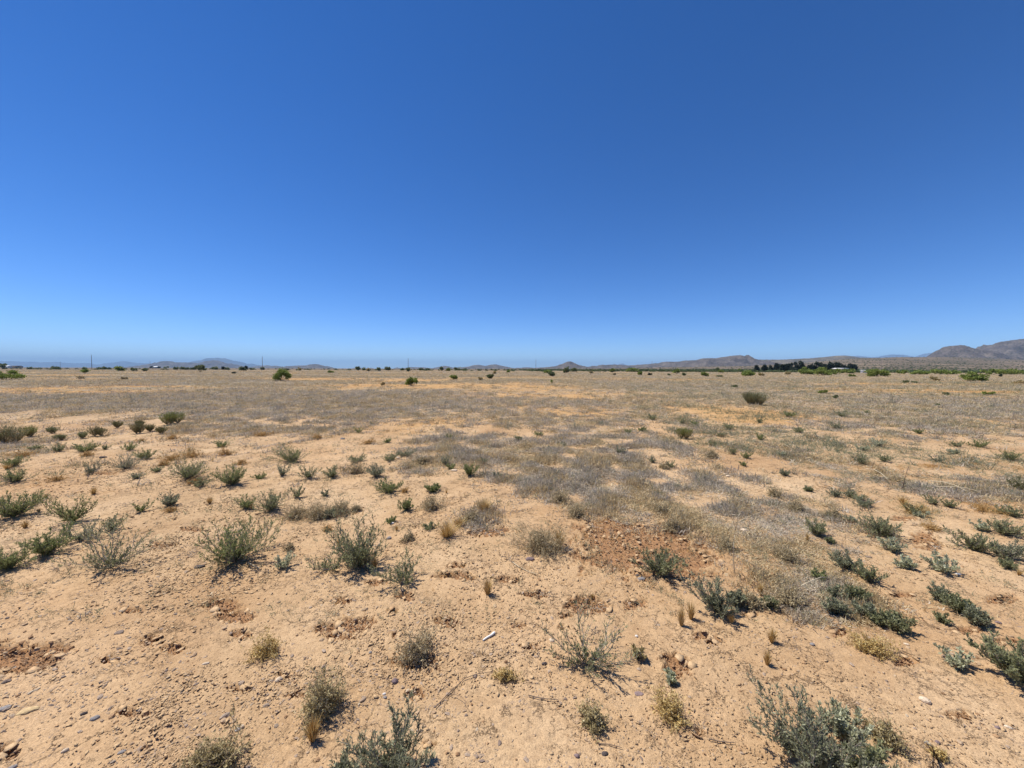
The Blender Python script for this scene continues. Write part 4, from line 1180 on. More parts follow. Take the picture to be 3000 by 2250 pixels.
sprig_shrub('desert_shrub', 'small sprig left of the orange weeds under the double bush', 460, 1383, 38, 16, nb=8, tw=6, leaf='sage')
sprig_shrub('desert_shrub', 'thin grey sprig on bare stony crust between the wispy shrub and the twin sprigs', 400, 1404, 34, 21, nb=7, tw=6, leaf='blue')
sprig_shrub('desert_shrub', 'wispy pale shrub in front of the flat dark slab', 370, 1374, 92, 44, nb=14, tw=9, leaf='blue', lf=7, spread=(10, 72))
sprig_shrub('desert_shrub', 'upright pale sprig left of the wispy shrub', 270, 1391, 54, 46, nb=10, tw=8, leaf='blue', spread=(4, 60))
sprig_shrub('desert_shrub', 'bushy green shrub on clean sand right of the flat dark slab', 425, 1345, 66, 30, nb=16, tw=8, leaf='olive', spread=(6, 70))
sprig_shrub('desert_shrub', 'flat green shrub behind the flat dark slab', 380, 1323, 74, 30, nb=14, tw=8, leaf='olive', spread=(10, 76))
sprig_shrub('desert_shrub', 'thin sprig left of the flat green shrub', 310, 1321, 40, 15, nb=8, tw=6, leaf='sage')
sprig_shrub('desert_shrub', 'dark round green shrub below the olive cushion bush', 250, 1325, 58, 42, nb=20, tw=8, leaf='olive', spread=(5, 66))
sprig_shrub('desert_shrub', 'lower grey shrub left of the dark round one', 172, 1326, 52, 26, nb=13, tw=7, leaf='sage', spread=(8, 70))
sprig_shrub('desert_shrub', 'green shrub at the left edge by a pale straw tuft', 40, 1372, 78, 32, nb=18, tw=8, leaf='olive', spread=(6, 70))
sprig_shrub('desert_shrub', 'long low green shrub at the left edge below the straw tuft', 42, 1416, 108, 42, nb=22, tw=8, leaf='olive', spread=(8, 74))
sprig_shrub('desert_shrub', 'little green sprig under the edge of the olive clump', 105, 1318, 30, 14, nb=8, tw=6, leaf='sage')
sprig_shrub('desert_shrub', 'dark small sprig with a pale stone at its foot', 1147, 1526, 22, 26, nb=8, tw=7, leaf='olive', spread=(3, 50))
sprig_shrub('desert_shrub', 'upright dark sprig left of a dry tan mound', 1190, 1491, 54, 40, nb=11, tw=8, leaf='olive', spread=(4, 60))
sprig_shrub('desert_shrub', 'low grey shrub at the front of the tan dry mounds', 962, 1508, 62, 26, nb=12, tw=7, leaf='blue', spread=(12, 74))
sprig_shrub('desert_shrub', 'short green sprig left of the straw mass', 1256, 1551, 38, 22, nb=9, tw=7, leaf='sage')
for px, py, w, h, lf_, lab in [
    (1910, 1229, 60, 15, 'sage', 'long flat green strip on the bare strip beyond the middle mat'), (2000, 1241, 44, 27, 'sage', 'bushy green shrub behind the bright ball-shaped bush'),
    (2036, 1247, 30, 13, 'olive', 'small green shrub right behind the bright ball-shaped bush'), (2135, 1259, 50, 16, 'sage', 'low green shrub on bare ground right of the bright ball-shaped bush'),
    (2224, 1238, 56, 16, 'sage', 'flat green shrub under the big olive broom bush'), (2226, 1288, 66, 17, 'olive', 'dark flat green shrub in the open right of the bright ball-shaped bush'),
    (2110, 1278, 26, 13, 'sage', 'small green shrub between the bright ball-shaped bush and the dark flat shrub'), (2178, 1366, 20, 13, 'olive', 'little dark shrub alone on the bare tongue of sand'),
    (1963, 1369, 32, 22, 'sage', 'green clump beside a tan dry clump in the mat'), (1910, 1356, 26, 26, 'blue', 'upright blue-grey clump beside a tan dry clump in the mat'),
    (1815, 1333, 32, 27, 'blue', 'pale blue sprig in the upper middle of the mat'), (1650, 1311, 24, 20, 'blue', 'thin sprig at the upper left of the mat'),
    (2533, 1485, 56, 32, 'blue', 'low dark clump right below the dead stems'), (2516, 1465, 46, 24, 'sage', 'middle clump of three beside the dead stems'),
    (2488, 1456, 40, 30, 'blue', 'tallest clump of three beside the dead stems'), (2449, 1456, 40, 24, 'blue', 'blue-grey clump left of three beside the dead stems'),
    (2368, 1441, 25, 16, 'sage', 'small round clump left of the dead stems'), (2736, 1481, 52, 34, 'sage', 'dark clump on the front rim of the right-hand weed mat'),
    (2781, 1490, 36, 25, 'sage', 'compact clump on bare sand in front of the right-hand weed mat'), (2870, 1311, 58, 32, 'olive', 'darkest bush on the far right ground, by a pale plant'),
    (2802, 1311, 48, 22, 'sage', 'grey clump left of the darkest far right bush'), (2690, 1273, 52, 15, 'olive', 'flat dark green shrub above the silver pair'),
    (2520, 1361, 92, 37, 'sage', 'long dark shrub over the upper rim of the right-hand weed mat'), (2592, 1356, 56, 26, 'sage', 'dark shrub right of the long one on the mat rim'),
    (2748, 1351, 40, 32, 'blue', 'slanting grey clump on bare ground at right'), (2958, 1350, 66, 30, 'olive', 'paired green shrub close to the right edge'),
    (2985, 1437, 72, 42, 'brownish', 'brown-green shrub at the right edge behind the mat'), (2930, 1505, 44, 32, 'sage', 'grey clump among yellow weeds at the right edge'),
    (2972, 1517, 50, 34, 'sage', 'rightmost grey clump among yellow weeds'), (2465, 1222, 50, 20, 'sage', 'grey clump on the grey band under the far right plain'),
    (2312, 1222, 62, 16, 'olive', 'flat dark green shrub on the right beyond the bare strip'), (2540, 1210, 30, 10, 'sage', 'small dark clump beyond the right-hand bare strip'),
    (2450, 1258, 40, 22, 'blue', 'grey clump in the thin grey strip at right'), (2340, 1270, 60, 14, 'sage', 'flat dark clump in the thin grey strip at right'),
    (1760, 1245, 38, 14, 'blue', 'grey low clump at the rim of the far middle mat'), (1840, 1270, 40, 15, 'olive', 'dark low clump on the edge of the bare strip'),
    (1880, 1262, 44, 12, 'olive', 'long dark clump on the edge of the bare strip'), (2090, 1310, 38, 18, 'sage', 'clump on the right tail of the middle mat'),
    (2150, 1332, 44, 22, 'sage', 'dark clump at the end of the middle mat tail'), (2185, 1345, 34, 20, 'olive', 'last dark clump at the tip of the middle mat tail'),
    (1580, 1275, 30, 14, 'olive', 'small dark sprig on the bare gap in the middle mat'), (1520, 1292, 24, 16, 'sage', 'sprig at the left rim of the bare gap in the middle mat'),
    (2300, 1395, 34, 20, 'blue', 'grey sprig on bare sand right of the mat'), (2290, 1340, 40, 14, 'silver', 'faint pale sprig on bare sand above the right of the mat')]:
    sprig_shrub('desert_shrub', lab, px, py, w, h, leaf=lf_, nb=max(9, int(w / 4.2)), tw=7, lf=8, spread=(6, 72), deep=False)

# silvery broad-leaved plants
for px, py, w, h, lab in [(2806, 1953, 80, 48, 'silvery broad-leaved plant on bare sand, nearest of its kind'), (2610, 1620, 80, 42, 'silvery plant spreading below the broad cushion shrub'),
                          (2757, 1679, 92, 56, 'largest silvery plant, on sand above a white stone'), (2657, 1671, 52, 28, 'silvery plant left of the largest silvery one'),
                          (2878, 1562, 40, 24, 'small silvery plant left of the shrub near the right edge'), (2690, 1516, 40, 16, 'silvery sprig in front of the straw clump'),
                          (2530, 1319, 50, 20, 'left of a silver pair on the far right ground'), (2570, 1308, 60, 26, 'right of a silver pair on the far right ground'),
                          (2795, 1330, 36, 14, 'pale silver plant below the grey clump at right'), (2493, 1530, 24, 14, 'tiny silvery plant on sand left of the broad cushion shrub'),
                          (1962, 1992, 34, 34, 'small pale sprig right above the golden herb'), (1868, 1920, 44, 40, 'thin pale dried sprig right of the lone open shrub')]:
    sprig_shrub('silver_plant', lab, px, py, w, h, leaf='drygreen' if 'dried' in lab else 'silver', nb=4 if 'sprig' in lab or 'dried' in lab else 10, tw=6, lf=8, ll=.017, lw=.5, spread=(12, 72), cat='plant', deep=False)

# bright broom-like bushes
for px, py, w, h, lf_, nn, lab in [
    (512, 1243, 96, 37, 'green', 300, 'largest bright green bush, flat-topped, under the far grey mat'), (86, 1281, 38, 36, 'green', 130, 'bright green ball bush left, with a brown base'),
    (283, 1276, 46, 33, 'brownish', 140, 'olive cushion bush above the dark round green shrub'), (342, 1253, 27, 23, 'brownish', 90, 'small olive bush left of the pair'),
    (402, 1269, 42, 34, 'brownish', 140, 'front bush of the olive pair'), (417, 1250, 36, 22, 'brownish', 110, 'back bush of the olive pair'),
    (448, 1263, 31, 25, 'brownish', 100, 'olive bush between the pair and the lowest small one'), (477, 1270, 27, 26, 'brownish', 90, 'upright small olive bush below the largest bright bush'),
    (20, 1297, 118, 62, 'dull', 260, 'dull green clump with dead grey stems at the left edge'), (240, 1284, 42, 22, 'dull', 100, 'dull low bush left of the olive cushion bush'),
    (2003, 1284, 37, 40, 'green', 150, 'bright ball-shaped bush in the middle distance'), (2205, 1186, 72, 42, 'dull', 300, 'big olive broom bush standing alone on the right'),
    (150, 1272, 34, 20, 'dull', 80, 'dull bush right of the bright green ball bush'), (172, 1290, 44, 20, 'dull', 90, 'low dull bush under the dull one beside the ball bush')]:
    broom('broom_bush', lab, px, py, w, h, leaf=lf_, n=nn)

# dry mounds and herbs
for px, py, w, h, lf_, nn, lab in [
    (945, 2078, 125, 175, 'drygreen', 150, 'tall dry olive-brown bush with a black shaded heart'), (1222, 1922, 118, 100, 'drytan', 110, 'open dry tan bush with broken soil at its foot'),
    (1735, 2118, 92, 72, 'drygreen', 80, 'small dry brown bush below the lone open shrub'), (612, 2258, 175, 125, 'drygreen', 160, 'dry olive bush cut by the bottom edge'),
    (2594, 2170, 96, 95, 'drygreen', 70, 'thin brown twiggy bush right of the largest blue-grey shrub'), (1585, 1615, 178, 92, 'drytan', 200, 'large dry bush with straw in it, left of the reddish broken soil'),
    (868, 1509, 92, 46, 'drytan', 110, 'left dry tan mound'), (930, 1512, 108, 50, 'drytan', 120, 'middle and largest dry tan mound'), (1000, 1497, 76, 52, 'drytan', 100, 'right dry tan mound with a dark side'),
    (1043, 1491, 34, 32, 'drytan', 60, 'small dry tan mound at the right end'), (1262, 1490, 82, 52, 'drytan', 110, 'dry grey-tan mound right of the upright dark sprig'),
    (1196, 1581, 50, 28, 'drytan', 60, 'low dry tan scrap with a dark foot on stony ground'), (849, 1606, 28, 32, 'drytan', 45, 'little dry twig bush right of the widest green shrub'),
    (1690, 1515, 90, 44, 'drytan', 110, 'straw mound at the lower rim of the mat'), (1975, 1552, 88, 44, 'drytan', 110, 'straw mound right above the reddish broken soil'),
    (1930, 1505, 70, 36, 'drytan', 80, 'tan mound in the mat above the reddish soil'), (2130, 1610, 60, 60, 'drytan', 80, 'tan grassy mound at the foot of the tall dry stalk'),
    (2200, 1775, 80, 50, 'drytan', 90, 'tan mound on the front edge of the mat'), (2310, 1768, 90, 56, 'drytan', 100, 'dark-based tan mound on the front edge of the mat'),
    (2300, 1640, 90, 54, 'drytan', 90, 'grey tangled mound inside the mat right of the stalk'), (2330, 1500, 70, 40, 'drytan', 80, 'tan mound at the upper right of the mat'),
    (2270, 1455, 60, 32, 'drytan', 70, 'brown-tan mound at the upper edge of the mat'), (1945, 1372, 36, 26, 'drytan', 50, 'tan clump between two blue-green clumps in the mat'),
    (1640, 1470, 80, 36, 'drytan', 80, 'straw mound at the left rim of the mat'), (1380, 1530, 90, 36, 'drytan', 90, 'flat dry patch between the two straw masses'),
    (1040, 1384, 60, 38, 'drytan', 70, 'wispy dry mound in the low hedge-like row'), (1235, 1358, 54, 24, 'drytan', 60, 'grey dry mound left of the middle mat'),
    (2085, 1345, 60, 26, 'drytan', 70, 'low dry mound on the tail of the middle mat'), (2440, 1520, 60, 36, 'drytan', 70, 'dry mound in the right part of the mat')]:
    puff('dry_bush', lab, px, py, w, h, leaf=lf_, nb=nn, tw=5, lf=6)
for px, py, w, h, mt_, nn, lab in [
    (780, 1908, 118, 78, 'gold', 80, 'golden dry herb with upright twigs at left, dark crack under it'), (1965, 2092, 120, 88, 'gold', 110, 'bright golden herb mound near the bottom middle'),
    (1482, 1986, 70, 44, 'gold', 50, 'small golden-brown herb at the end of the long twig'), (2555, 1906, 120, 58, 'gold', 120, 'flat golden herb below the diagonal chain of shrubs'),
    (2748, 2212, 70, 24, 'gold', 30, 'scant golden herb beside the dead twig at bottom right'), (2682, 1507, 88, 44, 'straw', 80, 'straw-coloured clump on sand under the right-hand mat')]:
    puff('dry_herb', lab, px, py, w, h * .8, leaf=mt_, wood='straw', nb=int(nn * .75), tw=5, lf=6, ll=.008, lw=.5, cat='herb')
sprig_shrub('desert_shrub', 'thin leafy stems rising from the dry olive bush at the bottom edge', 655, 2235, 190, 150, nb=4, tw=5, lf=3, leaf='drygreen', wood='twig', spread=(12, 55), curl=.15)
sprig_shrub('desert_shrub', 'grey-green core in the straw clump under the right-hand mat', 2672, 1505, 60, 34, nb=10, tw=7, leaf='sage')

# straw tufts
for px, py, w, h, nn, lab in [
    (916, 2166, 58, 66, 190, 'straw tuft below the tall dry olive-brown bush'), (1430, 1743, 44, 54, 150, 'lone straw tuft on open ground right of the stony crust'),
    (2024, 1810, 34, 60, 110, 'right one of two tall straw tufts by the corner shrub'), (1996, 1829, 32, 58, 110, 'left one of two tall straw tufts by the corner shrub'),
    (2143, 1820, 28, 32, 80, 'short straw tuft under the corner shrub'), (2262, 1878, 40, 46, 110, 'straw tuft on open sand left of the flat golden herb'),
    (2248, 1941, 32, 48, 90, 'slim straw tuft below another on the open sand'), (1097, 1660, 30, 42, 110, 'straw tuft in front of the tall dense shrub'),
    (74, 1546, 26, 26, 100, 'small straw tuft below the left-edge shrub'), (275, 1451, 30, 28, 110, 'pale straw tuft above the dark green bushy shrub'),
    (615, 1476, 27, 26, 100, 'pale straw tuft left of the dark little bush'), (553, 1319, 14, 12, 50, 'tiny straw tuft on clean sand below the bright bushes'),
    (134, 1461, 18, 14, 50, 'tiny straw tuft at the tip of the left-edge shrub'), (114, 1500, 18, 14, 50, 'tiny straw tuft right of the left-edge shrub'),
    (22, 1380, 34, 24, 100, 'pale straw tuft among green shrubs at the left edge'), (738, 1488, 22, 24, 70, 'straw tuft tucked in the dark little bush'),
    (1162, 1551, 18, 20, 60, 'thin straw tuft below the dark small sprig'), (992, 1600, 22, 34, 60, 'orange straw tuft at the left of the tall dense shrub'),
    (1310, 1576, 100, 56, 260, 'wide straw tuft mass with a dark base'), (1418, 1498, 76, 42, 220, 'straw tuft mass above the wide one'), (1345, 1545, 70, 34, 160, 'low straw between the two straw masses'),
    (1638, 1612, 60, 70, 160, 'upright straw tuft in the large dry bush'), (1735, 1752, 18, 16, 50, 'wisp of straw in the broken soil behind the lone shrub'),
    (2228, 1745, 22, 42, 90, 'slim straw tuft in front of the mat'), (2318, 1755, 34, 34, 100, 'straw tuft at the middle of the mat front'), (2365, 1590, 16, 30, 60, 'brown wisp on sand right of the mat'),
    (2700, 1500, 40, 30, 90, 'yellow straw beside the straw-coloured clump'), (2645, 1480, 40, 30, 110, 'pale straw on the front rim of the right-hand mat'),
    (1308, 1446, 16, 14, 40, 'dry wisp right of the ball-shaped dark bush'), (2985, 1690, 30, 22, 60, 'straw tuft at the right edge below the low row')]:
    tuft('grass_tuft', lab, px, py, w, h, n=nn)

# flat rust-coloured weeds
for px, py, w, h, lab in [
    (72, 1339, 70, 18, 'rust weeds at the left edge above the straw tuft'), (165, 1412, 68, 14, 'rust weeds alone left of the upright pale sprig'), (257, 1338, 56, 13, 'rust weeds left of the flat dark slab'),
    (500, 1348, 60, 22, 'rust weeds above the double green bush, left patch'), (562, 1339, 74, 22, 'rust weeds above the double green bush, right patch'), (660, 1332, 54, 28, 'rust weeds right above the double green bush'),
    (706, 1364, 54, 16, 'rust weeds over the right half of the double bush'), (480, 1364, 44, 12, 'rust weeds left of the double green bush'), (506, 1285, 34, 10, 'rust weeds under the largest bright bush'),
    (415, 1295, 24, 9, 'small rust weeds under the olive pair'), (502, 1498, 56, 14, 'rust weeds under the greyer small sprig'), (570, 1420, 44, 22, 'rust weeds inside the double green bush'),
    (1185, 1440, 30, 16, 'rust weeds right of the spiky green bush'), (960, 1552, 32, 18, 'rust weeds on crust above the tall dense shrub'), (2730, 1555, 70, 22, 'yellow weeds on sand right of the broad cushion shrub'),
    (2880, 1500, 110, 26, 'yellow weeds in front of the right-hand weed mat'), (770, 1275, 60, 14, 'rust weeds at the lower rim of the far mat'), (930, 1285, 50, 12, 'rust weeds right along the rim of the far mat'),
    (1080, 1300, 40, 12, 'rust weeds left of the low sprig under the far mat')]:
    puff('rust_weed', lab, px, py, w, h, leaf='rust', wood='rust', nb=46, tw=4, lf=5, ll=.008, lw=.5, cat='weed')


# ------------------------------------------------------------------ stalk, twigs, bone
def px_path(base, pts, r):
    """an upright plant drawn through photo pixels at its own distance, leaning a little off that plane"""
    x, y = at(*base)
    out = []
    for k, (px, py) in enumerate(pts):
        d = y + .03 * k * r.normal()
        v = fwd * F_PX + rgt * (px - 1500) - upv * (py - 1125)
        s = d / v.y
        out.append((v.x * s - x, d - y, CAM_H + v.z * s))
    return (x, y), np.array(out)


r_ = np.random.default_rng(9)
(sx, sy), P = px_path((2151, 1682), [(2151, 1682), (2149, 1640), (2148, 1605), (2152, 1575), (2156, 1552), (2163, 1518), (2168, 1486)], r_)
root = thing('dry_stalk', 'tall thin dead stalk with forked top rising over the weed mat', 'dead stalk', (sx, sy, gz1(sx, sy)))
b = MB(); tube(b, P, np.linspace(.0042, .0016, len(P)), 5, tint=.9); link('stem', b.mesh('stem', M['paletwig']), root)
for pts in ([(2156, 1552), (2148, 1530), (2138, 1512), (2130, 1500)], [(2160, 1535), (2185, 1520), (2215, 1508), (2250, 1503)], [(2153, 1570), (2148, 1548), (2146, 1530)], [(2164, 1515), (2172, 1502), (2176, 1494)]):
    _, Q = px_path((2151, 1682), pts, r_)
    b = MB(); tube(b, Q, np.linspace(.0026, .001, len(Q)), 4, tint=.8); link('twig', b.mesh('twig', M['paletwig']), root)
(sx, sy), P = px_path((1653, 0 + 1290), [(1653, 1290), (1654, 1250), (1653, 1232)], r_)


def lying(name, label, cat, pts, rad, mat, lift=.008, arch=0.0, subs=()):
    G = np.array([(*at(px, py), 0.0) for px, py in pts])
    n = len(G); t = np.linspace(0, 1, n)
    o = G[0].copy(); z0 = gz1(o[0], o[1])
    zz = gz(G[:, 0], G[:, 1])
    V = G - o; V[:, 2] = zz - z0 + lift + arch * np.sin(t * math.pi)
    root = None
    b = MB(); tube(b, V, np.linspace(rad, rad * .55, n), 5, tint=.5)
    me = b.mesh(name, M[mat])
    if not subs:
        return tag(link(name, me, loc=(o[0], o[1], z0)), label, cat)
    root = thing(name, label, cat, (o[0], o[1], z0))
    link('stem', me, root)
    for sp in subs:
        S_ = np.array([(*at(px, py), 0.0) for px, py in sp]) - o
        S_[:, 2] = lift + np.linspace(.0, .03, len(sp))
        b = MB(); tube(b, S_, np.linspace(rad * .6, rad * .3, len(sp)), 4); link('side_twig', b.mesh('side_twig', M[mat]), root)
    return root


lying('dead_twig', 'long thin dead twig lying from the big bottom shrub to the small golden herb', 'twig', [(1275, 2075), (1310, 2038), (1335, 2015), (1362, 1990), (1395, 1978), (1440, 1971)], .0024, 'twig', subs=[[(1310, 2038), (1335, 2043), (1352, 2055), (1365, 2078)]])
lying('dead_stick', 'straight dead stick on bare sand below the lone open shrub', 'stick', [(1548, 2040), (1575, 2047), (1605, 2051), (1636, 2053)], .0024, 'twig')
lying('dead_stick', 'curved dead stick at the bottom below the small dry brown bush', 'stick', [(1752, 2182), (1785, 2183), (1805, 2188), (1822, 2192)], .0022, 'twig')
lying('dead_stick', 'dead stick beside a soil hollow right of the golden herb', 'stick', [(2078, 2163), (2105, 2169), (2130, 2171), (2152, 2172)], .0024, 'twig')
lying('dead_branch', 'bleached dead branch lying at the right tip of the weed mat', 'branch', [(2345, 1738), (2378, 1732), (2405, 1722), (2425, 1712)], .0035, 'paletwig', .05, .03, subs=[[(2392, 1728), (2394, 1745), (2392, 1755)]])
lying('dead_branch', 'curved pale branch lying under the front of the weed mat', 'branch', [(2315, 1762), (2330, 1770), (2350, 1772), (2365, 1766)], .0035, 'paletwig', .01, .02)
lying('dead_branch', 'thin dark forked branch on sand under the weed mat', 'branch', [(2346, 1784), (2362, 1772), (2376, 1762)], .005, 'twig', .015, subs=[[(2362, 1772), (2372, 1775), (2380, 1776)]])
lying('dead_twig', 'pale thin stem lying under the widest green shrub', 'twig', [(728, 1645), (745, 1654), (765, 1660)], .003, 'paletwig', .01)
lying('dead_twig', 'pale straw stem lying on sand left of the broken soil', 'twig', [(1502, 1655), (1520, 1668), (1548, 1682), (1577, 1690)], .003, 'paletwig', .01)
for k, pts in enumerate(([(2535, 1390), (2560, 1400), (2580, 1412), (2600, 1425)], [(2720, 1430), (2765, 1440), (2800, 1452), (2830, 1462)], [(2745, 1448), (2790, 1455), (2830, 1460), (2870, 1466)])):
    lying('weed_stalk', ('pale dead stem slanting in the middle of the right-hand mat', 'upper of two long pale stems in the right-hand mat', 'lower of two long pale stems in the right-hand mat')[k], 'dead stalk', pts, .005, 'paletwig', .09, .03)
(sx, sy), P = px_path((2736, 2250), [(2734, 2244), (2734, 2225), (2737, 2195), (2732, 2180), (2716, 2172)], r_)
root = thing('dead_twig', 'grey upright dead twig at the bottom right beside scant golden herb', 'twig', (sx, sy, gz1(sx, sy)))
b = MB(); tube(b, P, np.linspace(.004, .002, len(P)), 5, tint=.5); link('stem', b.mesh('stem', M['twig']), root)
_, Q = px_path((2736, 2250), [(2734, 2222), (2745, 2236), (2756, 2240)], r_)
b = MB(); tube(b, Q, [.0028, .002, .0012], 4); link('side_twig', b.mesh('side_twig', M['twig']), root)
# upright dead stem in the right-hand mat and one far one
(sx, sy), P = px_path((2643, 1436), [(2643, 1436), (2650, 1408), (2656, 1385), (2662, 1368)], r_)
tag(link('weed_stalk', (lambda q: (tube(q, P, np.linspace(.006, .002, len(P)), 4), q.mesh('weed_stalk', M['twig']))[1])(MB()), loc=(sx, sy, gz1(sx, sy))), 'upright brown dead stem in the right-hand mat', 'dead stalk')
# white bone-like splinter
bx, by = at(1433, 1866)
b = MB()
tube(b, [(-.034, -.03, .006), (-.015, -.012, .008), (.012, .010, .009), (.026, .026, .010), (.032, .034, .009)], [.0045, .0055, .006, .0085, .005], 7)
tag(link('bone', b.mesh('bone', M['bone'], smooth=True), loc=(bx, by, gz1(bx, by))), 'small white bone-like splinter lying on bare cracked soil', 'bone')

# ------------------------------------------------------------------ the rocks that stand out
for k, (px, py, w, mt_, fl, yaw, sx, label) in enumerate([
    (80, 2080, 62, 'tanrock', .30, .5, .55, 'long yellowish-tan stone slab at the lower left'), (10, 2074, 46, 'greyrock', .35, .5, .6, 'grey stone cut by the left edge beside the tan slab'),
    (277, 2097, 30, 'greyrock', .55, .4, .75, 'angular grey stone right of the tan slab'), (245, 2083, 22, 'darkrock', .5, .6, .6, 'small dark stone left above the angular grey one'),
    (30, 2242, 36, 'greyrock', .4, .7, .55, 'grey slab at the bottom left corner'), (585, 1655, 38, 'darkrock', .35, .35, .55, 'dark flat slab in front of the widest green shrub'),
    (1157, 1994, 20, 'purplerock', .8, .2, .95, 'round purple-brown stone right of the tall dry bush'), (2712, 2053, 36, 'creamrock', .62, -.5, .72, 'smooth cream egg-shaped stone on open sand'),
    (694, 2132, 17, 'whiterock', .75, .5, .75, 'white stone beside a cream one near the bottom left'), (709, 2122, 14, 'creamrock', .75, .1, .9, 'cream pebble touching the white stone'),
    (816, 1986, 22, 'creamrock', .6, .6, .75, 'pale angular stone left of the tall dry bush'), (357, 2194, 26, 'greyrock', .45, .5, .6, 'flat grey stone near the bottom left'),
    (190, 2190, 22, 'creamrock', .7, .7, .6, 'two-toned pale stone left near the bottom'), (602, 1938, 24, 'creamrock', .45, .4, .5, 'long cream stone among the left gravel'),
    (302, 1344, 24, 'darkrock', .45, .2, .6, 'dark flat slab on clean sand between green shrubs'), (1617, 1875, 17, 'creamrock', .6, 0, .9, 'whitish pebble left of the lone open shrub'),
    (1865, 1861, 10, 'whiterock', .7, 0, .8, 'tiny white pebble with a black shadow'), (1594, 1944, 18, 'darkrock', .5, .4, .5, 'dark sliver of stone left of the lone open shrub'),
    (1872, 2028, 30, 'purplerock', .12, 0, .6, 'flat mauve stone flush with the soil'), (1690, 2216, 17, 'purplerock', .7, 0, .8, 'round mauve pebble near the bottom middle'),
    (1772, 2208, 22, 'darkrock', .6, .3, .7, 'brown broken stone near the bottom middle'), (2380, 1886, 17, 'greyrock', .6, 0, .7, 'grey stone on open sand left of the flat golden herb'),
    (2655, 1885, 17, 'creamrock', .4, -.4, .7, 'cream flat stone right of the flat golden herb'), (2925, 1827, 20, 'purplerock', .5, -.2, .7, 'grey-mauve stone right of the slanting row'),
    (2805, 1688, 20, 'whiterock', .45, -.3, .6, 'white stone below the largest silvery plant'), (1880, 1700, 26, 'greyrock', .5, .1, .7, 'light grey stone below the shrub on the reddish soil'),
    (1868, 1690, 16, 'darkrock', .6, .3, .7, 'dark stone above the light grey one by the reddish soil'), (1552, 1645, 28, 'purplerock', .45, 0, .6, 'purple-brown stone left of the reddish broken soil'),
    (1100, 1668, 15, 'greyrock', .4, 0, .8, 'flat blue-grey stone under the straw tuft'), (1140, 1575, 16, 'greyrock', .7, 0, .8, 'grey stone at the right of the tall dense shrub'),
    (2133, 1394, 17, 'creamrock', .4, 0, .6, 'whitish stone on bare sand at the right of the mat, front one'), (2126, 1388, 18, 'creamrock', .4, 0, .6, 'pale flat stone just behind the whitish one'),
    (1330, 1380, 22, 'creamrock', .4, 0, .7, 'pale flat rock inside the left of the middle mat'), (1166, 1345, 15, 'creamrock', .6, 0, .8, 'pale rock beside the rounded twin shrub'),
    (1150, 1530, 10, 'whiterock', .7, 0, .8, 'white pebble at the foot of the dark small sprig'), (1004, 1286, 16, 'greyrock', .4, 0, .7, 'flat grey stone on crust under the far mat'),
    (2180, 1560, 24, 'creamrock', .45, 0, .7, 'pale rock in the mat right of the dry stalk'), (1085, 1910, 11, 'greyrock', .7, .2, .8, 'bluish pebble above the tall dry bush'),
    (1126, 2030, 12, 'whiterock', .7, .2, .7, 'pale greenish pebble, upper one of a touching pair'), (1128, 2040, 14, 'greyrock', .6, -.3, .7, 'grey-white pebble, lower one of a touching pair'),
    (2718, 2176, 20, 'greyrock', .7, 0, .9, 'grey round stone behind the dead twig at bottom right'), (2746, 2172, 20, 'purplerock', .6, 0, .8, 'brown round stone beside the grey one at bottom right'),
    (2955, 2130, 24, 'creamrock', .5, -.6, .5, 'elongated cream stone near the bottom right edge'), (2922, 2130, 18, 'purplerock', .6, 0, .8, 'brownish stone near the bottom right edge')]):
    x, y = at(px, py)
    dist = math.hypot(y, CAM_H)
    s = w / 2 * y / F_PX / (1 + .35 * abs(px - 1500) / 1500)
    me = rock_mesh('rock', 500 + k, M[mt_], 1, sx, fl, 2, .12)
    tag(link('rock', me, loc=(x, y, gz1(x, y) + s * fl * .35), rot=(0, 0, yaw), scale=(s, s, s)), label, 'rock')

# leaf litter and twig crumbs caught round the plants
rl = np.random.default_rng(404)
lx, ly = [], []
for x, y, W in LITTER:
    n = int(np.clip(26 * (4 / y) ** .5 * (W / .2) ** .7, 6, 90))
    a = rl.uniform(0, 6.28, n); q = W * .62 * rl.uniform(0, 1, n) ** .7
    lx.append(x + q * np.cos(a)); ly.append(y + q * np.sin(a))
lx, ly = np.concatenate(lx), np.concatenate(ly); n = len(lx)
s = .045 * (ly / 4) ** .5 * rl.uniform(.5, 1.3, n)
M['litter'] = leaf_mat('plant_litter', (.12, .085, .055), (.27, .20, .125), (.50, .42, .30), .1, inst=True)
V_ = [wisp(180 + k, M['litter'], 9, .12, .1, 14, .02, .7) for k in range(6)]
scatter('plant_litter', 'fallen leaves and twig crumbs lying round the shrubs', 'litter', np.stack([lx, ly, gz(lx, ly) + .001], 1), np.stack([s, s, s * .5], 1),
        np.stack([0 * lx, 0 * lx, rl.uniform(0, 6.28, n)], 1), rl.integers(0, 6, n), V_)
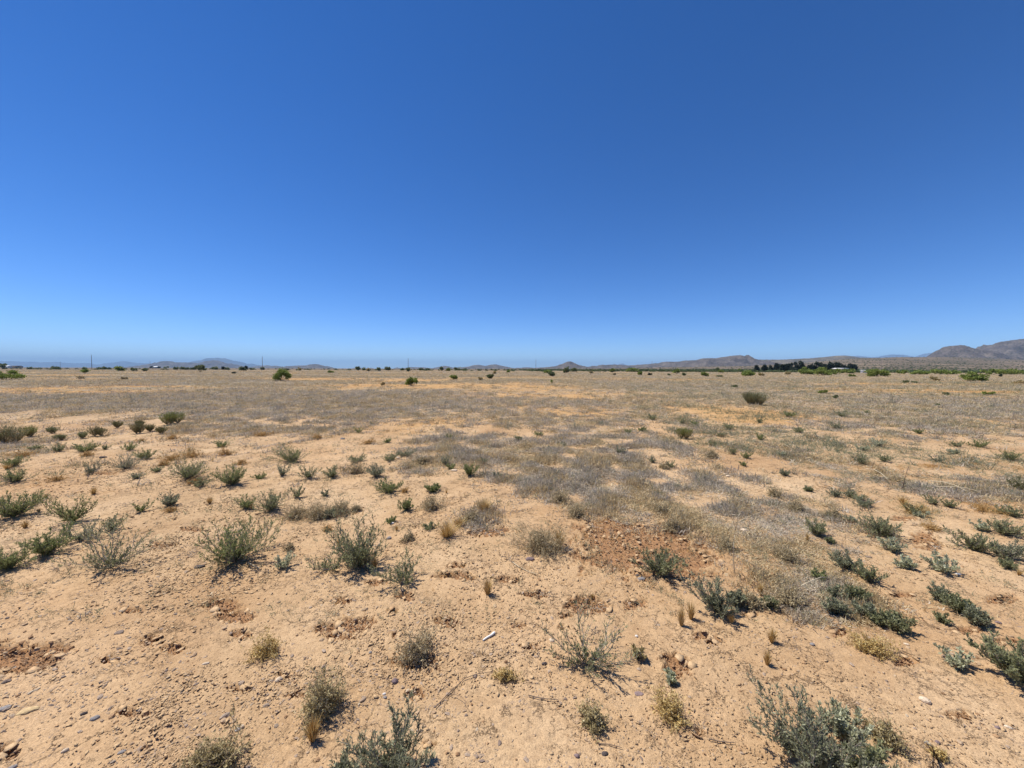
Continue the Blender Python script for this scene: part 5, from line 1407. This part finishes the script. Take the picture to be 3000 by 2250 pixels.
# ------------------------------------------------------------------ far shrubs and trees
for px, py, w, h, lf_, n, kw, lab in [
    (15, 1113, 98, 34, 'mesq', 2600, dict(lumps=10, airy=.15, low=.2), 'big bright green shrub cut by the left edge on the plain'),
    (824, 1117, 52, 44, 'mesq', 2400, dict(lumps=11, airy=.3, low=.12), 'tall bright green shrub on the plain below the second tall pole'),
    (1205, 1130, 46, 31, 'mesq', 2200, dict(lumps=9, airy=.3, low=.1), 'bright green shrub on the plain in front of the third tall pole'),
    (1330, 1113, 27, 13, 'mesq', 800, dict(lumps=6, airy=.2), 'small bright green shrub right of the third tall pole'),
    (1437, 1109, 19, 12, 'dull', 600, dict(lumps=5, airy=.2), 'dull green shrub left of the fourth tall pole'),
    (1407, 1114, 17, 11, 'drygreen', 400, dict(lumps=4, airy=.5), 'wispy dry shrub beside the dull green one'),
    (1121, 1128, 16, 8, 'drygreen', 300, dict(lumps=3), 'grey dry shrub left of the bright one by the third pole'),
    (250, 1093, 21, 12, 'mesq', 700, dict(lumps=5), 'green shrub on the plain left of the first tall pole'),
    (350, 1087, 25, 12, 'mesq', 800, dict(lumps=6), 'green shrub first in a row of three right of the first pole'),
    (392, 1087, 18, 9, 'dull', 500, dict(lumps=4), 'middle green shrub in a row of three right of the first pole'),
    (425, 1087, 13, 9, 'dull', 400, dict(lumps=3), 'last green shrub in a row of three, under the white-roofed house'),
    (237, 1110, 24, 7, 'drytan', 400, dict(lumps=4), 'grey dry shrub on orange soil at left'),
    (587, 1090, 25, 22, 'dull', 1100, dict(lumps=8, airy=.5, low=.35), 'small tree with a forked trunk under the big blue mountain'),
    (600, 1085, 12, 9, 'dull', 300, dict(lumps=3), 'low shrub right of the forked small tree'),
    (630, 1081, 19, 8, 'dull', 500, dict(lumps=4), 'dark round shrub under the big blue mountain'),
    (710, 1086, 20, 13, 'dull', 700, dict(lumps=5), 'two-part green shrub left of the second tall pole'),
    (769, 1083, 13, 9, 'dull', 400, dict(lumps=4), 'green shrub at the foot of the second tall pole'),
    (970, 1093, 24, 7, 'mesq', 500, dict(lumps=5), 'low bright shrub between the second and third tall poles'),
    (878, 1086, 8, 9, 'drygreen', 200, dict(lumps=3), 'thin pale shrub right of the tall bright green shrub'),
    (686, 1094, 9, 4, 'darkleaf', 150, dict(lumps=2), 'tiny dark clump on the plain under the blue mountain'),
    (532, 1079, 15, 6, 'dull', 300, dict(lumps=3), 'dark shrub on the horizon left of the forked small tree'), (515, 1078, 10, 6, 'dull', 250, dict(lumps=3), 'leftmost of a string of horizon shrubs by the purple hill'),
    (548, 1079, 11, 5, 'dull', 250, dict(lumps=3), 'small horizon shrub nearest the forked small tree'), (565, 1080, 20, 5, 'dull', 300, dict(lumps=4), 'long low horizon shrub left of the forked tree'),
    (655, 1079, 8, 8, 'darkleaf', 250, dict(lumps=3), 'dark pointed shrub right under the blue mountain top'), (665, 1080, 14, 7, 'dull', 300, dict(lumps=3), 'round horizon shrub right of the dark pointed one'),
    (720, 1080, 8, 9, 'darkleaf', 250, dict(lumps=3), 'dark upright bush right of the two-part shrub'), (740, 1080, 18, 4, 'dull', 250, dict(lumps=3), 'flat horizon shrub left of the second tall pole'),
    (162, 1078, 24, 7, 'dull', 500, dict(lumps=5), 'dark wide shrub on the horizon left of the first pole'), (251, 1076, 15, 5, 'dull', 250, dict(lumps=3), 'dark low shrub just left of the first pole'),
    (296, 1077, 20, 5, 'dull', 300, dict(lumps=4), 'dark shrub just right of the first pole'), (307, 1076, 9, 5, 'dull', 150, dict(lumps=2), 'second dark shrub right of the first pole'), (320, 1076, 7, 4, 'dull', 150, dict(lumps=2), 'third dark shrub right of the first pole'),
    (8, 1079, 20, 16, 'dull', 600, dict(lumps=5, airy=.4, low=.3), 'small tree on the horizon at the left edge'), (88, 1075, 10, 4, 'dull', 150, dict(lumps=2), 'tiny bush on the horizon right of the far low building'),
    (1049, 1085, 15, 11, 'dull', 500, dict(lumps=5), 'dark bushy shrub first along the horizon past the hill gap'), (1065, 1084, 9, 8, 'dull', 250, dict(lumps=3), 'shrub right of the first dark one past the hill gap'),
    (1110, 1087, 13, 9, 'dull', 350, dict(lumps=4), 'light shrub between two dark horizon shrubs'), (1136, 1085, 22, 9, 'dull', 500, dict(lumps=5), 'wide dark shrub left of the third tall pole'),
    (1078, 1088, 8, 8, 'drygreen', 200, dict(lumps=3), 'pale thin shrub beside the light one'), (1178, 1083, 8, 7, 'dull', 200, dict(lumps=3), 'small shrub just left of the third tall pole'),
    (1196, 1089, 13, 12, 'dull', 450, dict(lumps=4), 'dark shrub at the foot of the third tall pole'), (1234, 1083, 14, 5, 'dull', 250, dict(lumps=3), 'low horizon shrub right of the third tall pole'),
    (1254, 1083, 14, 6, 'dull', 250, dict(lumps=3), 'second low horizon shrub right of the third pole'), (1293, 1086, 11, 10, 'dull', 350, dict(lumps=4), 'round shrub left of the tree below the twin hills'),
    (1314, 1087, 13, 11, 'mesq', 400, dict(lumps=4), 'green round shrub in the middle horizon row'), (1335, 1084, 11, 8, 'dull', 300, dict(lumps=3), 'dark shrub under the twin hills, left'),
    (1344, 1086, 13, 9, 'dull', 300, dict(lumps=3), 'dark shrub under the twin hills, right'), (1362, 1083, 9, 5, 'dull', 200, dict(lumps=2), 'small shrub under the twin hills'),
    (1490, 1092, 10, 8, 'mesq', 300, dict(lumps=3), 'little green shrub left of the fourth tall pole'), (1449, 1096, 9, 8, 'drygreen', 250, dict(lumps=3), 'little dry shrub on the plain left of the fourth pole'),
    (1617, 1103, 24, 15, 'dull', 700, dict(lumps=6), 'dark shrub in front of a brighter one right of the fourth pole'), (1604, 1094, 28, 11, 'mesq', 700, dict(lumps=6), 'brighter shrub behind the dark one right of the fourth pole'),
    (1660, 1093, 22, 17, 'dull', 800, dict(lumps=6, low=.2), 'tall left shrub of a pair below the cone-shaped hill'), (1682, 1089, 22, 12, 'dull', 600, dict(lumps=5), 'lower right shrub of a pair below the cone-shaped hill'),
    (1792, 1091, 13, 12, 'mesq', 400, dict(lumps=4), 'round green shrub right of the cone-shaped hill'), (1732, 1095, 13, 8, 'drygreen', 300, dict(lumps=3), 'dry shrub below the right flank of the cone-shaped hill'),
    (1874, 1099, 16, 11, 'mesq', 450, dict(lumps=4), 'green shrub left of the fifth tall pole'), (1850, 1089, 44, 11, 'mesq', 900, dict(lumps=9), 'long green thicket left of the fifth tall pole'),
    (1983, 1097, 22, 17, 'mesq', 700, dict(lumps=6, low=.2), 'bright shrub right of the fifth tall pole'), (1904, 1100, 17, 6, 'darkleaf', 300, dict(lumps=3), 'dark low clump under the fifth tall pole'),
    (1801, 1099, 9, 5, 'darkleaf', 150, dict(lumps=2), 'dark small clump right of the cone-shaped hill'), (1960, 1101, 10, 6, 'dull', 200, dict(lumps=3), 'dull clump left of the bright shrub past the fifth pole'),
    (1618, 1124, 11, 8, 'mesq', 250, dict(lumps=3), 'little bright shrub on open plain below the cone hill'),
    (2065, 1104, 22, 15, 'mesq', 650, dict(lumps=5), 'green shrub left of the dark grove, on the plain'), (2112, 1092, 17, 9, 'mesq', 400, dict(lumps=4), 'green shrub behind the plain rim left of the grove'),
    (2190, 1103, 40, 18, 'mesq', 1000, dict(lumps=9, airy=.3), 'loose green shrub just below the left of the dark grove'), (2226, 1101, 24, 9, 'drygreen', 400, dict(lumps=4), 'dry shrub right of the loose green one under the grove'),
    (2004, 1102, 11, 11, 'dull', 300, dict(lumps=3), 'dull shrub right of the bright shrub past the fifth pole'), (2165, 1087, 13, 9, 'mesq', 350, dict(lumps=3), 'round bright shrub left of the dark grove'),
    (2102, 1085, 11, 10, 'dull', 300, dict(lumps=3), 'dark round shrub farther left of the grove'), (2305, 1098, 18, 11, 'drygreen', 400, dict(lumps=4), 'dry shrub under the middle of the dark grove'),
    (2365, 1098, 52, 23, 'mesq', 1400, dict(lumps=9, airy=.15, low=.1), 'left part of the bright green thicket before the grove'), (2412, 1100, 58, 29, 'mesq', 1700, dict(lumps=10, airy=.15, low=.1), 'tallest part of the bright green thicket before the grove'),
    (2445, 1098, 32, 20, 'mesq', 900, dict(lumps=7, airy=.2, low=.1), 'right part of the bright green thicket before the grove'), (2484, 1094, 50, 14, 'mesq', 900, dict(lumps=8, airy=.2, low=.1), 'low green thicket in front of the white roof'),
    (2492, 1105, 22, 7, 'mesq', 300, dict(lumps=4), 'flat green shrub under the low green thicket'), (2568, 1104, 72, 23, 'mesq', 1800, dict(lumps=11, airy=.15, low=.1), 'wide bright green shrub beside the white shed'),
    (2643, 1096, 32, 11, 'mesq', 600, dict(lumps=6), 'small green shrub right of the wide one by the shed'), (2700, 1098, 56, 14, 'mesq', 1000, dict(lumps=8, low=.1), 'left part of the long green thicket under the round hill'),
    (2755, 1098, 60, 15, 'mesq', 1000, dict(lumps=8, low=.1), 'middle part of the long green thicket under the round hill'), (2795, 1097, 36, 11, 'mesq', 700, dict(lumps=6, low=.1), 'right part of the long green thicket under the round hill'),
    (2738, 1116, 20, 13, 'drygreen', 500, dict(lumps=4), 'greyish shrub on the plain below the round hill'), (2852, 1118, 72, 27, 'mesq', 2000, dict(lumps=10, airy=.15, low=.1), 'nearest bright green shrub under the right-hand peak'),
    (2905, 1098, 50, 17, 'mesq', 1000, dict(lumps=8, low=.1), 'left part of the green band at the right edge'), (2955, 1098, 60, 18, 'mesq', 1200, dict(lumps=9, low=.1), 'middle part of the green band at the right edge'),
    (3005, 1099, 50, 16, 'mesq', 1000, dict(lumps=8, low=.1), 'end of the green band cut by the right edge'), (2928, 1105, 12, 7, 'darkleaf', 200, dict(lumps=2), 'dark clump in front of the green band at right'),
    (2655, 1125, 17, 6, 'dull', 250, dict(lumps=3), 'left one of two dark clumps on the right plain'), (2680, 1126, 17, 6, 'dull', 250, dict(lumps=3), 'right one of two dark clumps on the right plain'),
    (2108, 1105, 22, 5, 'dull', 250, dict(lumps=4), 'flat dark clump on the plain left of the grove'), (2410, 1153, 26, 11, 'green', 500, dict(lumps=5), 'small green bush right beyond the big olive broom bush'), (2895, 1160, 28, 11, 'mesq', 450, dict(lumps=5), 'bright green small bush on the right grey band'),
    (2448, 1168, 18, 9, 'dull', 300, dict(lumps=3), 'dull small bush on the right plain'), (2772, 1158, 16, 8, 'dull', 250, dict(lumps=3), 'small dark bush by the right grey band'), (2745, 1190, 14, 10, 'dull', 250, dict(lumps=3), 'dark upright bush inside the right grey band'),
    (2150, 1135, 26, 7, 'dull', 250, dict(lumps=4), 'flat dull bush on the plain above the olive broom bush'), (365, 1113, 18, 6, 'drytan', 250, dict(lumps=3), 'brown dry clump on the left plain'), (2985, 1128, 40, 12, 'drygreen', 400, dict(lumps=5), 'grey-green shrub at the right edge below the green band')]:
    crown_bush('plain_shrub', lab, px, py, w, h, leaf=lf_, n=n, cat='shrub' if 'tree' not in lab else 'tree', **kw)

# the dark grove
GROVE = [(960, 466, 62, 78), (1055, 466, 70, 72), (1130, 464, 70, 62), (1215, 462, 92, 94), (1285, 462, 60, 88), (1335, 462, 60, 84), (1400, 464, 80, 104), (1455, 464, 92, 120), (1528, 462, 84, 126), (1470, 468, 150, 70),
         (1350, 466, 90, 66), (1590, 460, 70, 66), (1640, 455, 60, 72), (1690, 440, 50, 66), (1738, 440, 88, 96), (1795, 440, 72, 86), (1850, 440, 60, 60), (1905, 440, 76, 92), (1960, 440, 84, 98), (2025, 440, 86, 82), (2095, 440, 76, 58), (2165, 440, 92, 66), (2225, 425, 60, 52)]
GL = ['dark conifer standing at the left end of the grove', 'second dark conifer from the left end of the grove', 'low dark tree in a dip near the left of the grove', 'broad dark tree left of the grove middle', 'slim dark tree between two broad ones in the grove', 'dark tree just left of the tall pair in the grove', 'dark spreading tree beside the tall pair in the grove', 'left tree of the tallest pair in the grove', 'tallest pointed tree of the dark grove', 'low dark mass in front of the tallest pair', 'low dark tree in front of the slim one', 'dark tree right of the tallest one', 'small dark tree in the low stretch of the grove', 'smallest dark tree before the right clump of the grove', 'round dark tree starting the right clump of the grove', 'dark tree right of the round one in the right clump', 'low tree in the gap of the right clump', 'dark tree at the middle of the right clump', 'widest tree of the right clump', 'tree sloping down at the right of the right clump', 'low dark tree above the white roof', 'dark tree behind the white roof at right', 'last low dark tree at the right end of the grove']
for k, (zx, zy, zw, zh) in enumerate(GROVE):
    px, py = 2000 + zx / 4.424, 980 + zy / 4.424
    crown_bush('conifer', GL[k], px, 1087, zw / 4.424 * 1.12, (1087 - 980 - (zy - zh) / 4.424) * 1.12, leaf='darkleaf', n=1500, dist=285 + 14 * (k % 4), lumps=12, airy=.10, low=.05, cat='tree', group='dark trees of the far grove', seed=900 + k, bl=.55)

# ------------------------------------------------------------------ poles
for k, (px, yt, yb, lab) in enumerate([(269, 1040, 1077, 'leftmost and tallest utility pole on the horizon'), (769, 1045, 1082, 'second tall utility pole, right of the big blue mountain'), (1196, 1050, 1086, 'third tall utility pole, left of the middle'),
                                       (1570, 1054, 1084, 'fourth utility pole, left of the cone-shaped hill'), (1910, 1058, 1081, 'fifth utility pole, in front of the low right hills'), (2237, 1060, 1086, 'sixth utility pole, at the dark grove'),
                                       (2581, 1054, 1079, 'last utility pole of the line, right of the grove'), (177, 1059, 1073, 'far thin pole left of the leftmost tall one'), (440, 1058, 1076, 'far pole beside the white-roofed house')]):
    D = 10.5 * F_PX / (yb - yt) if k < 7 else 10.5 * F_PX / (yb - yt) * .9
    x, y = far_place(px, yb, D)
    hor = 1081 + (px - 1500) * ROLL
    ztop = CAM_H + (hor - yt) * y / F_PX
    z0 = gz1(x, y)
    root = thing('utility_pole', lab, 'pole', (x, y, z0), group='utility poles across the plain')
    b = MB(); tube(b, [(0, 0, -.3), (0, 0, (ztop - z0) * .5), (0, 0, ztop - z0)], [.20, .17, .14], 8); link('shaft', b.mesh('shaft', M['pole'], True), root)
    b = MB(); tube(b, [(0, 0, ztop - z0), (0, 0, ztop - z0 + .35)], [.07, .05], 6); link('insulator', b.mesh('insulator', M['ceramic']), root)


# ------------------------------------------------------------------ far buildings
def box(mb, x0, x1, y0, y1, z0, z1):
    v = [(x0, y0, z0), (x1, y0, z0), (x1, y1, z0), (x0, y1, z0), (x0, y0, z1), (x1, y0, z1), (x1, y1, z1), (x0, y1, z1)]
    mb.add(v, q=[(0, 3, 2, 1), (4, 5, 6, 7), (0, 1, 5, 4), (1, 2, 6, 5), (2, 3, 7, 6), (3, 0, 4, 7)])


def building(name, label, px, D, wpx, hpx, roofpx, wall, roof, cat='house', base=None, nwin=3, flat=False):
    t = (px - 1500) / F_PX
    x, y = t * D, D
    hor = 1081 + (px - 1500) * ROLL
    z0 = gz1(x, y) if base is None else CAM_H + (hor - base) * D / F_PX
    W, Hh, Rf = wpx * D / F_PX, hpx * D / F_PX, roofpx * D / F_PX
    dp = min(9.0, W * .7)
    root = thing(name, label, cat, (x, y, z0))
    b = MB(); box(b, -W / 2, W / 2, 0, dp, -1.0, Hh); link('wall', b.mesh('wall', M[wall]), root)
    b = MB(); e = .5
    v = [(-W / 2 - e, -e, Hh), (W / 2 + e, -e, Hh), (W / 2 + e, dp + e, Hh), (-W / 2 - e, dp + e, Hh), (-W / 2 - e, dp / 2, Hh + Rf), (W / 2 + e, dp / 2, Hh + Rf)]
    b.add(v, q=[(0, 1, 5, 4), (2, 3, 4, 5), (0, 3, 2, 1)], t=[(0, 4, 3), (1, 2, 5)]); link('roof', b.mesh('roof', M[roof]), root)
    for k in range(nwin):
        b = MB(); c = -W / 2 + W * (k + .5) / nwin; box(b, c - .5, c + .5, -.06, .03, Hh * .35, Hh * .8); link('window', b.mesh('window', M['glass']), root)
    return root


building('far_house', 'long low dark house with a pale roof end at the far left horizon', 36, 900, 37, 4.2, 2.4, 'wallpaint', 'darkwall')
building('white_shed', 'small white-roofed shed at the left end of the long far house', 21, 890, 11, 4.6, 2.5, 'whitemetal', 'whitemetal', 'shed', nwin=1)
building('far_house', 'white-roofed house among dark trees on the left horizon', 455, 1100, 13, 2.8, 3.0, 'darkwall', 'whitemetal')
crown_bush('plain_shrub', 'dark tree left of the white-roofed house', 443, 1077, 9, 6, leaf='darkleaf', n=400, dist=1080, lumps=4, cat='tree', bl=1.2)
crown_bush('plain_shrub', 'dark tree right of the white-roofed house', 466, 1077, 10, 6, leaf='darkleaf', n=400, dist=1085, lumps=4, cat='tree', bl=1.2)
crown_bush('plain_shrub', 'green shrub farther right of the white-roofed house', 487, 1078, 16, 7, leaf='dull', n=400, dist=900, lumps=4, bl=1.0)
building('barn', 'long building with a white metal roof right of the dark grove', 2470, 230, 30, 2.6, 2.2, 'wallpaint', 'whitemetal', 'barn', base=1083)
building('white_shed', 'white shed beside the wide bright green shrub', 2537, 200, 15, 3.2, .8, 'whitemetal', 'whitemetal', 'shed', base=1088, nwin=2)
building('far_house', 'tiny white house on the slope in front of the grove at right', 2464, 900, 2.4, 2.4, .8, 'whitemetal', 'whitemetal', nwin=1)

HAZE = 0.60e-4
# ------------------------------------------------------------------ air
def haze_mat():
    mt, n, l = new_mat('haze_air')
    v = n.new('ShaderNodeVolumePrincipled')
    v.inputs['Color'].default_value = (.42, .68, 1.0, 1)
    v.inputs['Density'].default_value = HAZE
    v.inputs['Anisotropy'].default_value = 0.0
    o = n.new('ShaderNodeOutputMaterial'); l.new(v.outputs[0], o.inputs['Volume'])
    return mt


hb = MB()
x0, x1, y0, y1, z0, z1 = -36500, 36500, -36500, 36500, -40, 680
cs = [(x0, y0, z0), (x1, y0, z0), (x1, y1, z0), (x0, y1, z0), (x0, y0, z1), (x1, y0, z1), (x1, y1, z1), (x0, y1, z1)]
hb.add(cs, q=[(0, 3, 2, 1), (4, 5, 6, 7), (0, 1, 5, 4), (1, 2, 6, 5), (2, 3, 7, 6), (3, 0, 4, 7)])
tag(link('haze', hb.mesh('haze', haze_mat())), kind='stuff')
